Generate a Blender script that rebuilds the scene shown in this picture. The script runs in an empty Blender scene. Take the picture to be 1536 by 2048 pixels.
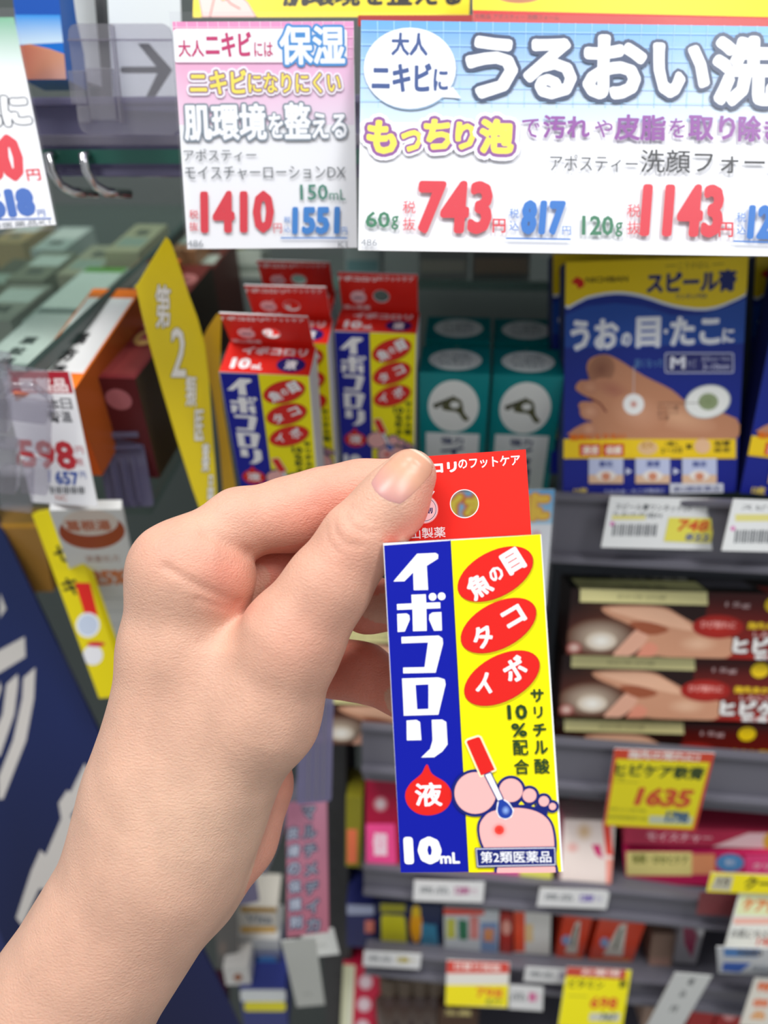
import bpy, bmesh, math, random
import numpy as np
from mathutils import Vector, Matrix, geometry

# ------------------------------------------------------------------ camera, world, lights, exposure
F = 1539.0                       # focal length in pixels of the 1536 x 2048 frame
PITCH, YAW = math.radians(24.5), math.radians(6.6)
SC = bpy.context.scene
COL = SC.collection
cam = bpy.data.cameras.new('camera')
cam.sensor_fit = 'VERTICAL'; cam.sensor_height = 24.0; cam.lens = 24.0 * F / 2048
cam.clip_start = 0.01; cam.clip_end = 30
cam.dof.use_dof = True; cam.dof.focus_distance = 0.238; cam.dof.aperture_fstop = 4.6
camo = bpy.data.objects.new('camera', cam); COL.objects.link(camo)
camo.rotation_euler = (math.pi / 2 - PITCH, 0, YAW)
SC.camera = camo
world = bpy.data.worlds.new('world'); SC.world = world; world.use_nodes = True
world.node_tree.nodes['Background'].inputs[0].default_value = (0.93, 0.96, 1.0, 1)
world.node_tree.nodes['Background'].inputs[1].default_value = 0.42

def area(name, loc, target, sx, sy, power, col=(1, 1, 1)):
    l = bpy.data.lights.new(name, 'AREA'); l.shape = 'RECTANGLE'; l.size = sx; l.size_y = sy
    l.energy = power; l.color = col
    o = bpy.data.objects.new(name, l); COL.objects.link(o); o.location = loc
    o.rotation_euler = (Vector(target) - Vector(loc)).to_track_quat('-Z', 'Y').to_euler()
area('ceiling_lamp', (-0.50, -0.16, 1.2), (-.05, 0.2, -0.1), 0.30, 0.8, 16, (1, 0.985, 0.96))
area('ceiling_lamp', (0.60, -0.22, 1.2), (0.05, 0.25, -0.1), 0.30, 0.8, 14, (1, 0.99, 0.97))
SC.view_settings.view_transform = 'Standard'; SC.view_settings.look = 'None'
SC.view_settings.gamma = 1; SC.view_settings.use_curve_mapping = False
SC.view_settings.exposure = 0.24

# ------------------------------------------------------------------ geometry helpers
RC = np.array(camo.rotation_euler.to_matrix())          # columns: right, up, back
RIGHT, UP, FWD = RC[:, 0], RC[:, 1], -RC[:, 2]
def W(c):                                               # camera coords (right, up, depth) -> world
    c = np.asarray(c, float)
    return c[..., 0:1] * RIGHT + c[..., 1:2] * UP + c[..., 2:3] * FWD
def ray(px, py):
    return RIGHT * (px - 768) / F - UP * (py - 1024) / F + FWD
def proj(p):
    x, y, z = p @ RIGHT, p @ UP, p @ FWD
    return np.array([768 + F * x / z, 1024 - F * y / z])
def hitY(px, py, Y):
    r = ray(px, py); return r * Y / r[1]
def hitZ(px, py, Z):
    r = ray(px, py); return r * Z / r[2]
def rotv(r):
    th = np.linalg.norm(r) + 1e-12; k = r / th
    K = np.array([[0, -k[2], k[1]], [k[2], 0, -k[0]], [-k[1], k[0], 0]])
    return np.eye(3) + math.sin(th) * K + (1 - math.cos(th)) * K @ K

class Frame:
    """A flat rectangle in space: TL corner, u (right), v (down), n (away from viewer), w, h."""
    def __init__(s, TL, u, v, w, h):
        s.TL, s.u, s.v, s.w, s.h = TL, u / np.linalg.norm(u), v / np.linalg.norm(v), w, h
        s.n = -np.cross(s.u, s.v) if np.dot(np.cross(s.u, s.v), TL) < 0 else np.cross(s.u, s.v)
    def px(s, p):
        r = ray(*p); t = (s.TL @ s.n) / (r @ s.n); d = r * t - s.TL
        return (d @ s.u, d @ s.v)
    def uv(s, p): return (p[0] * s.w, p[1] * s.h)
    def matrix(s):                                       # local x=u, y=n (depth), z=up, origin bottom centre
        o = s.TL + s.u * s.w / 2 + s.v * s.h
        m = np.eye(4); m[:3, 0] = s.u; m[:3, 1] = s.n; m[:3, 2] = -s.v; m[:3, 3] = o
        return Matrix(m.tolist())

def quad(c, Y, tilt=0, yaw=0, sig=6.0):
    """Pose of a rectangle whose corners (TL,TR,BR,BL) are seen at pixels c, its centre at world depth Y."""
    t, y = math.radians(tilt), math.radians(yaw)
    Rz = rotv(np.array([0, 0, y])); Rx = rotv(np.array([-t, 0, 0]))   # tilt>0: top leans away from viewer
    u0 = Rz @ np.array([1., 0, 0]); v0 = Rz @ Rx @ np.array([0, 0, -1.])
    c = np.array(c, float)
    P = [hitY(a, b, Y) for a, b in c]
    w = (np.linalg.norm(P[1] - P[0]) + np.linalg.norm(P[2] - P[3])) / 2
    h = (np.linalg.norm(P[3] - P[0]) + np.linalg.norm(P[2] - P[1])) / 2
    x = np.concatenate([[0, 0, 0], P[0], [w, h]])
    sg = math.radians(sig)
    def f(x):
        R = rotv(x[:3] + 1e-15); u = R @ u0; v = R @ v0; T = x[3:6]
        Q = [T, T + u * x[6], T + u * x[6] + v * x[7], T + v * x[7]]
        r = [(proj(q) - k) / 1.5 for q, k in zip(Q, c)]
        cen = (Q[0] + Q[2]) / 2
        n0 = np.cross(u0, v0)
        roll = x[:3] @ n0; rest = x[:3] - roll * n0
        return np.concatenate(r + [rest / sg, [roll / 1.0, (cen[1] - Y) / 2e-4]])
    lam = 1e-3
    r = f(x); e = r @ r
    for it in range(40):
        J = np.array([(f(x + 1e-6 * d) - r) / 1e-6 for d in np.eye(8)]).T
        A = J.T @ J
        dx = np.linalg.solve(A + lam * np.diag(np.diag(A)) + 1e-9 * np.eye(8), -J.T @ r)
        r2 = f(x + dx); e2 = r2 @ r2
        if e2 < e:
            x = x + dx; stop = (e - e2) < 1e-6 * e; r, e, lam = r2, e2, lam * .3
            if stop: break
        else: lam *= 5
    R = rotv(x[:3] + 1e-15)
    return Frame(x[3:6], R @ u0, R @ v0, x[6], x[7])

def lin(c):
    if isinstance(c, str): c = [int(c[i:i + 2], 16) for i in (0, 2, 4)]
    c = np.array(c[:3], float) / 255
    return np.where(c <= .04045, c / 12.92, ((c + .055) / 1.055) ** 2.4)

# ------------------------------------------------------------------ materials
MATS = {}
def mat(name, col=None, rough=.5, metal=0, coat=0, attr=False, trans=None, ior=1.45, noise=0, bump=0, nscale=200, spec=.5):
    if name in MATS: return MATS[name]
    m = bpy.data.materials.new(name); m.use_nodes = True; nt = m.node_tree; N = nt.nodes; L = nt.links
    b = N['Principled BSDF']
    b.inputs['Roughness'].default_value = rough; b.inputs['Metallic'].default_value = metal
    b.inputs['Coat Weight'].default_value = coat; b.inputs['Specular IOR Level'].default_value = spec
    if col is not None: b.inputs['Base Color'].default_value = (*lin(col), 1)
    if attr:
        a = N.new('ShaderNodeVertexColor'); a.layer_name = 'ink'; L.new(a.outputs[0], b.inputs['Base Color'])
    if noise or bump:
        tc = N.new('ShaderNodeTexCoord'); nz = N.new('ShaderNodeTexNoise'); nz.inputs['Scale'].default_value = nscale
        nz.inputs['Detail'].default_value = 4; L.new(tc.outputs['Object'], nz.inputs['Vector'])
        if noise:
            mx = N.new('ShaderNodeMix'); mx.data_type = 'RGBA'; c = lin(col)
            mx.inputs[6].default_value = (*(c * (1 - noise)), 1); mx.inputs[7].default_value = (*np.minimum(c * (1 + noise), 1), 1)
            L.new(nz.outputs[0], mx.inputs[0]); L.new(mx.outputs[2], b.inputs['Base Color'])
        if bump:
            bp = N.new('ShaderNodeBump'); bp.inputs['Strength'].default_value = bump; bp.inputs['Distance'].default_value = .0005
            L.new(nz.outputs[0], bp.inputs['Height']); L.new(bp.outputs[0], b.inputs['Normal'])
    if trans is not None:                                # thin clear plastic: straight-through tinted light plus gloss
        tr = N.new('ShaderNodeBsdfTransparent'); tr.inputs[0].default_value = (*lin(trans), 1)
        gl = N.new('ShaderNodeBsdfGlossy'); gl.inputs['Roughness'].default_value = rough
        gl.inputs[0].default_value = (1, 1, 1, 1)
        df = N.new('ShaderNodeBsdfDiffuse'); df.inputs[0].default_value = (*lin(col or 'D8D8E0'), 1)
        fr = N.new('ShaderNodeFresnel'); fr.inputs[0].default_value = ior
        m1 = N.new('ShaderNodeMixShader'); m2 = N.new('ShaderNodeMixShader'); m1.inputs[0].default_value = spec
        L.new(tr.outputs[0], m1.inputs[1]); L.new(df.outputs[0], m1.inputs[2])
        ge = N.new('ShaderNodeNewGeometry'); nb = N.new('ShaderNodeMath'); nb.operation = 'SUBTRACT'; nb.inputs[0].default_value = 1
        L.new(ge.outputs['Backfacing'], nb.inputs[1]); ff = N.new('ShaderNodeMath'); ff.operation = 'MULTIPLY'   # no inner mirror in thin sheets
        L.new(fr.outputs[0], ff.inputs[0]); L.new(nb.outputs[0], ff.inputs[1]); L.new(ff.outputs[0], m2.inputs[0]); L.new(m1.outputs[0], m2.inputs[1]); L.new(gl.outputs[0], m2.inputs[2])
        L.new(m2.outputs[0], N['Material Output'].inputs[0])
    MATS[name] = m
    return m
PRINT = mat('printed_ink', attr=True, rough=.42, spec=.35)
GLOSSY = mat('glossy_carton_ink', attr=True, rough=.33, spec=.28)
CLEAR = mat('clear_plastic', 'F4F4F6', rough=.10, trans='FBFBFC', ior=1.10, spec=.02)
CLEAR2 = mat('scuffed_clear_plastic', 'B8B4C0', rough=.16, trans='D2D0DA', ior=1.5, spec=.22)
CLIPM = mat('clear_acrylic', 'D8D6DC', rough=.06, trans='E6E5EA', ior=1.6, spec=.10)
VIOLET = mat('violet_tinted_plastic', '8A86A8', rough=.12, trans='AFAAC4', ior=1.45, spec=.38)
GLASS = mat('greenish_glass', '7A9088', rough=.04, trans='EEF4F1', ior=1.3, spec=.04)
GEDGE = mat('glass_edge', '34423F', rough=.2)
CHROME = mat('chrome', 'D0D0D2', rough=.12, metal=1)
RAILG = mat('grey_rail', '64636D', rough=.3, spec=.4)
DARKM = mat('dark_painted_metal', '2A2B2E', rough=.45, noise=.15)
BACKM = mat('back_panel_paint', '4A5150', rough=.6, noise=.1)
def plain(c, rough=.45):
    return mat('carton_' + c, c, rough=rough, noise=.03)

# ------------------------------------------------------------------ mesh building
def link(o, parent=None, m=None):
    COL.objects.link(o)
    if parent is not None: o.parent = parent
    if m is not None: o.matrix_world = m if parent is None else o.matrix_world
    return o
def tag(o, label=None, cat=None, group=None, kind=None):
    if label: o['label'] = label
    if cat: o['category'] = cat
    if group: o['group'] = group
    if kind: o['kind'] = kind
    return o
def mesh_obj(name, verts, faces, material, parent=None, smooth=False):
    me = bpy.data.meshes.new(name)
    me.from_pydata([tuple(map(float, v)) for v in verts], [], [tuple(map(int, f)) for f in faces]); me.update()
    if material: me.materials.append(material)
    if smooth: me.shade_smooth()
    return link(bpy.data.objects.new(name, me), parent)
def bm_obj(name, bm, material, parent=None, smooth=False):
    me = bpy.data.meshes.new(name); bm.normal_update(); bm.to_mesh(me); bm.free()
    if material: me.materials.append(material)
    if smooth: me.shade_smooth()
    return link(bpy.data.objects.new(name, me), parent)
def add_box(bm, x0, x1, y0, y1, z0, z1, bev=0, M=None):
    r = bmesh.ops.create_cube(bm, size=1)
    vs = r['verts']
    for v in vs: v.co = Vector(((x0 + x1) / 2 + v.co.x * (x1 - x0), (y0 + y1) / 2 + v.co.y * (y1 - y0), (z0 + z1) / 2 + v.co.z * (z1 - z0)))
    if bev:
        es = list({e for v in vs for e in v.link_edges})
        r2 = bmesh.ops.bevel(bm, geom=es, offset=bev, segments=2, profile=.6, affect='EDGES')
        vs = list({v for f in r2['faces'] for v in f.verts} | {v for v in vs if v.is_valid})
    if M is not None: bmesh.ops.transform(bm, matrix=M, verts=[v for v in vs if v.is_valid])
    return vs
def add_tube(bm, pts, r, seg=10):
    rings = []
    pts = [Vector(p) for p in pts]
    for i, p in enumerate(pts):
        d = (pts[min(i + 1, len(pts) - 1)] - pts[max(i - 1, 0)]).normalized()
        a = d.orthogonal().normalized() if i == 0 else (pa - d * pa.dot(d)).normalized()
        pa = a; b = d.cross(a)
        rr = r[i] if isinstance(r, (list, tuple)) else r
        rings.append([bm.verts.new(p + (a * math.cos(t) + b * math.sin(t)) * rr) for t in [2 * math.pi * k / seg for k in range(seg)]])
    for A, B in zip(rings, rings[1:]):
        for k in range(seg): bm.faces.new((A[k], A[(k + 1) % seg], B[(k + 1) % seg], B[k]))
    bm.faces.new(rings[0][::-1]); bm.faces.new(rings[-1])
def spline(pts, n=6, closed=True):
    P = [np.array(p, float) for p in pts]; m = len(P); out = []
    for i in range(m if closed else m - 1):
        g = lambda k: P[k % m] if closed else P[min(max(k, 0), m - 1)]
        a, b, c, d = g(i - 1), g(i), g(i + 1), g(i + 2)
        for k in range(n):
            t = k / n
            out.append(.5 * (2 * b + (c - a) * t + (2 * a - 5 * b + 4 * c - d) * t * t + (3 * b - a - 3 * c + d) * t ** 3))
    if not closed: out.append(P[-1])
    return [tuple(p) for p in out]

# ------------------------------------------------------------------ printing: lettering and flat pictures as thin ink layers
GLY = {}
def glyphs(s):
    if s in GLY: return GLY[s]
    c = bpy.data.curves.new('t', 'FONT'); c.body = s; c.resolution_u = 2
    o = bpy.data.objects.new('t', c); COL.objects.link(o)
    bpy.context.view_layer.update()
    ev = o.evaluated_get(bpy.context.evaluated_depsgraph_get()); me = ev.to_mesh()
    v = np.array([(p.co.x, p.co.y) for p in me.vertices]).reshape(-1, 2)
    fs = [tuple(p.vertices) for p in me.polygons]
    ev.to_mesh_clear(); bpy.data.objects.remove(o); bpy.data.curves.remove(c)
    cnt = {}
    for f in fs:
        for i in range(len(f)):
            k = tuple(sorted((f[i], f[(i + 1) % len(f)]))); cnt[k] = cnt.get(k, 0) + 1
    ed = [k for k, n in cnt.items() if n == 1]
    GLY[s] = (v, fs, ed)
    return GLY[s]

class Art:
    """Collects ink shapes in the plane of a Frame; px mode reads photo pixels, uv mode 0..1 across the sheet."""
    def __init__(s, frame, mode='px', clip=True, step=7e-6, base=6e-5):
        s.f, s.T = frame, (frame.px if mode == 'px' else frame.uv)
        s.V, s.Fc, s.C = [], [], []; s.z = base; s.step = step; s.jit = 0; s.clip = clip; s.mode = mode
    def _z(s): s.z += s.step; return s.z
    def _add(s, pts, faces, cols, z):
        o = len(s.V)
        w, h = s.f.w, s.f.h
        for a, b in pts:
            if s.clip: a = min(max(a, 1e-5), w - 1e-5); b = min(max(b, 1e-5), h - 1e-5)
            s.V.append((a - w / 2, -z, h - b))
        s.Fc += [tuple(i + o for i in f) for f in faces]
        s.C += cols
    def poly(s, pts, col, smooth=0, cols=None, local=False, out=None):
        if smooth: pts = spline(pts, smooth)
        L = pts if local else [s.T(p) for p in pts]
        for oc, orr in (out or []): s.stroke(L, oc, orr, closed=True, local=True, fill=True)
        z = s._z()
        tr = geometry.tessellate_polygon([[Vector((a, b, 0)) for a, b in L]])
        c = cols if cols else [col] * len(L)
        s._add(L, tr, [tuple(lin(k)) for k in c], z)
        return s
    def rect(s, x0, y0, x1, y1, col, col2=None, horiz=False):
        c2 = col2 or col
        cols = [col, c2, c2, col] if horiz else [col, col, c2, c2]
        return s.poly([(x0, y0), (x1, y0), (x1, y1), (x0, y1)], col, cols=cols)
    def full(s, col, col2=None):
        w, h = s.f.w, s.f.h
        return s.poly([(0, 0), (w, 0), (w, h), (0, h)], col, cols=[col, col, col2 or col, col2 or col], local=True)
    def rrect(s, x0, y0, x1, y1, col, r=6, out=None):
        p = []
        for cx, cy, a0 in ((x1 - r, y0 + r, -90), (x1 - r, y1 - r, 0), (x0 + r, y1 - r, 90), (x0 + r, y0 + r, 180)):
            for k in range(5):
                a = math.radians(a0 + k * 22.5); p.append((cx + r * math.cos(a), cy + r * math.sin(a)))
        return s.poly(p, col, out=out)
    def ell(s, cx, cy, rx, ry, col, ang=0, edge=None, n=36, out=None):
        t = math.radians(ang); ct, st = math.cos(t), math.sin(t)
        P = [(cx + rx * math.cos(a) * ct - ry * math.sin(a) * st, cy + rx * math.cos(a) * st + ry * math.sin(a) * ct)
             for a in [2 * math.pi * k / n for k in range(n)]]
        L = [s.T(p) for p in P]
        for oc, orr in (out or []): s.stroke(L, oc, orr, closed=True, local=True, fill=True)
        z = s._z(); L = [s.T((cx, cy))] + L
        s._add(L, [(0, i + 1, (i + 1) % n + 1) for i in range(n)], [tuple(lin(col))] + [tuple(lin(edge or col))] * n, z)
        return s
    def _segs(s, A, B, r, col, z, caps=8):
        lc = tuple(lin(col))
        for a, b in zip(A, B):
            s.jit = (s.jit + 1) % 40; zz = z + s.jit * 1e-7
            d = np.array(b) - a; l = np.linalg.norm(d)
            if l < 1e-9: continue
            d /= l; nn = np.array([-d[1], d[0]]) * r
            pts = []
            th = math.atan2(d[1], d[0])
            for k in range(caps // 2 + 1):
                q = th + math.pi / 2 + math.pi * k / (caps // 2); pts.append((a[0] + r * math.cos(q), a[1] + r * math.sin(q)))
            for k in range(caps // 2 + 1):
                q = th - math.pi / 2 + math.pi * k / (caps // 2); pts.append((b[0] + r * math.cos(q), b[1] + r * math.sin(q)))
            s._add(pts, [tuple(range(len(pts)))], [lc] * len(pts), zz)
    def stroke(s, pts, col, r, closed=False, local=False, smooth=0, fill=False):
        if smooth: pts = spline(pts, smooth, closed)
        L = pts if local else [s.T(p) for p in pts]
        if not local: r = r * s.pxm()
        z = s._z()
        B = L[1:] + ([L[0]] if closed else []); A = L if closed else L[:-1]
        s._segs([np.array(p) for p in A], [np.array(p) for p in B], r, col, z)
        s.z += 5e-6
        if fill:
            z = s._z(); tr = geometry.tessellate_polygon([[Vector((a, b, 0)) for a, b in L]])
            s._add(L, tr, [tuple(lin(col))] * len(L), z)
        return s
    def pxm(s):                                           # metres per unit at the sheet
        a, b = (s.T((0, 0)), s.T((1, 0))) if s.mode == 'uv' else (s.T((768, 1024)), s.T((769, 1024)))
        if s.mode == 'px':
            c = proj(s.f.TL + s.f.u * s.f.w / 2 + s.f.v * s.f.h / 2); a, b = s.T(c), s.T((c[0] + 1, c[1]))
        return math.hypot(a[0] - b[0], a[1] - b[1])
    def text(s, t, x0, y0, x1, y1, col, bold=0, out=(), rot=0, shear=0):
        """t fitted to the box (x0,y0)-(x1,y1); bold and outlines are radii as a share of the height."""
        v, fs, ed = glyphs(t)
        if not len(v): return s
        a, b = np.array(s.T((x0, y0))), np.array(s.T((x1, y1)))
        # measure along u and v through the middle of the box so that the fit is exact there
        cx, cy = (x0 + x1) / 2, (y0 + y1) / 2
        l, r_ = np.array(s.T((x0, cy))), np.array(s.T((x1, cy))); tp, bt = np.array(s.T((cx, y0))), np.array(s.T((cx, y1)))
        cen = (l + r_ + tp + bt) / 4; Wd = abs(r_[0] - l[0]); Hd = abs(bt[1] - tp[1])
        m = bold * Hd
        mn, mx = v.min(0), v.max(0); sz = np.maximum(mx - mn, 1e-6)
        if sz[1] < .2 * sz[0] and len(t) == 1: sz[1] = sz[0]
        q = (v - (mn + mx) / 2) / sz * np.array([max(Wd - 2 * m, Wd * .3), -max(Hd - 2 * m, Hd * .3)])
        if shear: q[:, 0] -= q[:, 1] * shear
        if rot:
            c, sn = math.cos(math.radians(rot)), math.sin(math.radians(rot)); q = q @ np.array([[c, sn], [-sn, c]])
        q = q + cen
        E = [(q[i], q[j]) for i, j in ed]; A = [e[0] for e in E]; B = [e[1] for e in E]
        def glyph_fill(c):
            z = s._z(); s._add([tuple(p) for p in q], fs, [tuple(lin(c))] * len(q), z)
        for oc, orr in out:
            s._segs(A, B, m + orr * Hd, oc, s._z(), caps=6); s.z += 5e-6; glyph_fill(oc)
        if bold: s._segs(A, B, m, col, s._z(), caps=6); s.z += 5e-6
        glyph_fill(col)
        return s
    def vtext(s, t, x, y0, y1, size, col, bold=0, out=(), x1=None, rot=0):
        n = len(t)
        for i, ch in enumerate(t):
            f = (i + .5) / n; cx = x + (0 if x1 is None else (x1 - x) * f); cy = y0 + (y1 - y0) * f
            s.text(ch, cx - size / 2, cy - size / 2, cx + size / 2, cy + size / 2, col, bold, out, rot=rot)
        return s
    def build(s, name, parent, material=PRINT, M=None):
        me = bpy.data.meshes.new(name); me.from_pydata(s.V, [], s.Fc)
        ca = me.color_attributes.new('ink', 'FLOAT_COLOR', 'POINT')
        c = np.ones((len(s.V), 4), np.float32); c[:, :3] = np.array(s.C); ca.data.foreach_set('color', c.ravel())
        # make every face look towards the viewer side (-y)
        me.materials.append(material); me.update()
        o = bpy.data.objects.new(name, me); link(o, parent)
        if M is not None: o.matrix_local = M
        return o

def sheet(name, fr, label, cat, art=None, thick=.0004, col='F2F3F5', group=None, gloss=PRINT, rad=0, sleeve=None):
    """A card: paper slab as the thing's own mesh, its print and its clear sleeve as parts."""
    bm = bmesh.new(); add_box(bm, -fr.w / 2, fr.w / 2, 0, thick, 0, fr.h)
    o = bm_obj(name, bm, plain(col)); o.matrix_world = fr.matrix(); tag(o, label, cat, group)
    if art is not None: art.build('printing', o, gloss)
    if sleeve:
        l, t, r, b = sleeve
        bm = bmesh.new(); add_box(bm, -fr.w / 2 - l, fr.w / 2 + r, -.0034, -.0030, -b, fr.h + t, .0001)
        bm_obj('clear_sleeve', bm, CLEAR, o)
    return o
def carton(name, fr, depth, label, cat, art=None, col='FFFFFF', group=None, gloss=GLOSSY, top=None, side=None, bev=.0005, flap=True):
    bm = bmesh.new(); add_box(bm, -fr.w / 2, fr.w / 2, 0, depth, 0, fr.h, bev)
    o = bm_obj(name, bm, plain(col)); o.matrix_world = fr.matrix(); tag(o, label, cat, group)
    if art is not None: art.build('printed_front', o, gloss)
    if top is not None:                                  # art on the top face; its frame is w x depth, drawn with b=0 at the back
        top.build('printed_top', o, gloss, Matrix.Translation((0, 0, fr.h)) @ Matrix.Rotation(-math.pi / 2, 4, 'X'))
    if side is not None:
        sg, a = side
        a.build('printed_side', o, gloss, Matrix.Translation((sg * fr.w / 2, depth / 2, 0)) @ Matrix.Rotation(sg * math.pi / 2, 4, 'Z'))
    return o
def facet(w, h):                                          # an abstract frame for uv art of a known size
    return Frame(np.array([0, 1., 0]), np.array([1., 0, 0]), np.array([0, 0, -1.]), w, h)
def dup(root, name=None):
    c = root.copy(); COL.objects.link(c)
    for ch in list(root.children):
        k = ch.copy(); COL.objects.link(k); k.parent = c
    return c
# ------------------------------------------------------------------ price cards at the top
def a2(x, y): return (340 + x / 2.648, y / 2.648)
def a3(x, y): return (900 + x / 2.415, y / 2.415)
def a1(x, y): return (x / 4, y / 4)
TOPY = .325
f = quad([(344, 43), (706, 43), (716, 497), (376, 496)], TOPY, tilt=15, sig=2.5)
A = Art(f)
A.full('F2F4F6')
A.poly([(343, 43), (707, 43), (709, 250), (359, 250)], 'F0B4D0', cols=['F08FBE', 'EB9ACC', 'EFE2F0', 'F4D8EA'])
for i in range(18): A.stroke([(352 + i * 21, 43), (360 + i * 20.4, 125)], 'F8D8E8', .6)
for i in range(4): A.stroke([(346, 55 + i * 20), (707, 55 + i * 20)], 'F8D8E8', .6)
A.rrect(*a2(20, 157), *a2(940, 335), 'E8AFCB', 8); A.rrect(*a2(18, 153), *a2(938, 331), 'F5F6F8', 8)
MG = 'C8286C'
A.text('大人', *a2(45, 215), *a2(180, 304), MG, .02); A.text('ニキビ', *a2(188, 170), *a2(432, 304), MG, .03); A.text('には', *a2(447, 225), *a2(545, 302), MG, .015)
A.text('保湿', *a2(580, 138), *a2(926, 345), 'F3FAFE', .03, out=[('3E8FD2', .065)])
A.text('ニキビ', *a2(105, 372), *a2(408, 502), 'F9E75A', .035, out=[('F6F0F8', .16), ('8E5F86', .06)])
A.text('になりにくい', *a2(415, 388), *a2(905, 496), 'F9E75A', .025, out=[('F6F0F8', .16), ('8E5F86', .06)])
for t, b in (('肌環境', (75, 550, 512, 746)), ('を', (522, 600, 600, 735)), ('整', (606, 545, 745, 738)), ('える', (752, 600, 938, 735))):
    A.text(t, *a2(*b[:2]), *a2(*b[2:]), 'F7FAFC', .03, out=[('7F8D99', .05)])
A.text('アポスティー', *a2(75, 790), *a2(458, 856), '62676B'); A.text('モイスチャーローションDX', *a2(82, 880), *a2(930, 952), '62676B')
A.text('150', *a2(690, 978), *a2(836, 1060), '3F8470', .02); A.text('mL', *a2(845, 1005), *a2(930, 1060), '3F8470')
PR = 'D92C3C'
A.text('1410', *a2(163, 1012), *a2(552, 1236), PR, .05, shear=.05)
A.vtext('税抜', a2(128, 0)[0], a2(0, 1105)[1], a2(0, 1232)[1], 18, PR); A.text('円', *a2(550, 1185), *a2(593, 1235), PR)
A.text('1551', *a2(648, 1097), *a2(900, 1242), '2E7FCB', .06, shear=.05); A.vtext('税込', a2(622, 0)[0], a2(0, 1142)[1], a2(0, 1236)[1], 13, '2E7FCB'); A.text('円', *a2(908, 1205), *a2(938, 1243), '2E7FCB')
A.stroke([a2(590, 1261), a2(936, 1261)], '2E7FCB', 1.3)
A.text('486', *a2(95, 1273), *a2(178, 1308), '8A8F94'); A.text('K1', *a2(890, 1283), *a2(938, 1310), '8A8F94')
sheet('price_card', f, 'pink-topped price card reading 1410 in a clear sleeve, top centre', 'price card', A, sleeve=(.0003, .0022, .0021, .0006))

f = quad([(719, 42), (1690, 54), (1680, 518), (720, 497)], TOPY + .001, tilt=16, sig=2.5)
A = Art(f); A.full('F0F2F4')
A.poly([(718, 40), (1700, 52), (1700, 245), (718, 245)], 'x', cols=['4F9CDB', '6FB5E8', 'DCE8F2', 'CFE3F2'])
for i in range(30): A.stroke([(722 + i * 33, 43), (724 + i * 32.4, 215)], 'A5D3F2', .7)
for i in range(6): A.stroke([(719, 62 + i * 28), (1690, 72 + i * 28)], 'A5D3F2', .7)
A.ell(821, 141, 92, 81, '86A5C0'); A.poly([(880, 190), (905, 178), (921, 201)], '86A5C0'); A.ell(819.5, 138, 92, 81, 'EDF0F3'); A.poly([(870, 195), (905, 175), (922, 198)], 'EDF0F3')
BN = '1F4686'
A.text('大人', *a2(1172, 178), *a2(1365, 300), BN, .03); A.text('ニキビ', *a2(1068, 337), *a2(1385, 492), BN, .035); A.text('に', *a2(1395, 370), *a2(1472, 486), BN, .03)
for t, b in (('う', (72, 178, 328, 482)), ('る', (352, 188, 612, 484)), ('お', (638, 172, 948, 486)), ('い', (975, 212, 1252, 480)), ('洗', (1262, 178, 1580, 520))):
    A.text(t, *a3(*b[:2]), *a3(*b[2:]), 'F1F3F4', .055, out=[('2D4264', .06)])
for t, b in (('も', (733, 242, 794, 310)), ('っ', (802, 262, 844, 306)), ('ち', (847, 240, 904, 302)), ('り', (910, 246, 951, 302)), ('泡', (958, 240, 1027, 310))):
    A.text(t, *b, 'FBE64C', .055, out=[('F4F2F8', .2), ('8D4F96', .10)])
PU = '8B449A'
for t, b in (('で', (345, 580, 430, 672)), ('汚れ', (446, 563, 672, 676)), ('や', (695, 585, 782, 670)), ('皮脂', (790, 560, 1038, 686)), ('を', (1055, 578, 1130, 672)), ('取り', (1145, 565, 1372, 686)), ('除', (1385, 565, 1496, 692)), ('き', (1510, 580, 1610, 690))):
    A.text(t, *a3(*b[:2]), *a3(*b[2:]), PU, .03 if len(t) > 1 or t in '除き' else .012)
A.text('アポスティー', *a3(480, 755), *a3(902, 836), '3A3E42'); A.text('洗顔フォーム', *a3(916, 733), *a3(1640, 845), '26292C', .006)
GR = '2F7A56'
A.text('60', *a2(1036, 1127), *a2(1165, 1212), GR, .03); A.text('g', *a2(1172, 1150), *a2(1210, 1222), GR, .02)
A.vtext('税抜', 818, 400, 467, 25, PR); A.text('743', 834, 364, 984, 470, PR, .052, shear=.06); A.text('円', 984, 440, 1010, 468, PR, .02)
A.vtext('税込', 1027, 417, 466, 19, '1E72C4'); A.text('817', 1041, 403, 1128, 472, '1E72C4', .06, shear=.06); A.text('円', 1123, 455, 1140, 472, '1E72C4'); A.stroke([(1012, 479), (1138, 481)], '1E72C4', 1.5)
A.text('120', 1162, 434, 1225, 473, GR, .03); A.text('g', 1228, 447, 1243, 476, GR, .02)
A.vtext('税抜', 1265, 407, 475, 26, PR); A.text('1143', 1280, 371, 1444, 477, PR, .052, shear=.06); A.text('円', 1434, 447, 1463, 477, PR, .02)
A.vtext('税込', 1479, 425, 474, 19, '1E72C4'); A.text('1257', 1492, 413, 1600, 482, '1E72C4', .06, shear=.06); A.stroke([(1464, 485), (1620, 490)], '1E72C4', 1.5)
A.text('486', 722, 481, 754, 494, '8A8F94')
sheet('price_card', f, 'wide blue price card reading 743 and 1143 hanging at the top right', 'price card', A, sleeve=(.0003, .001, .002, .0006))

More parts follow.
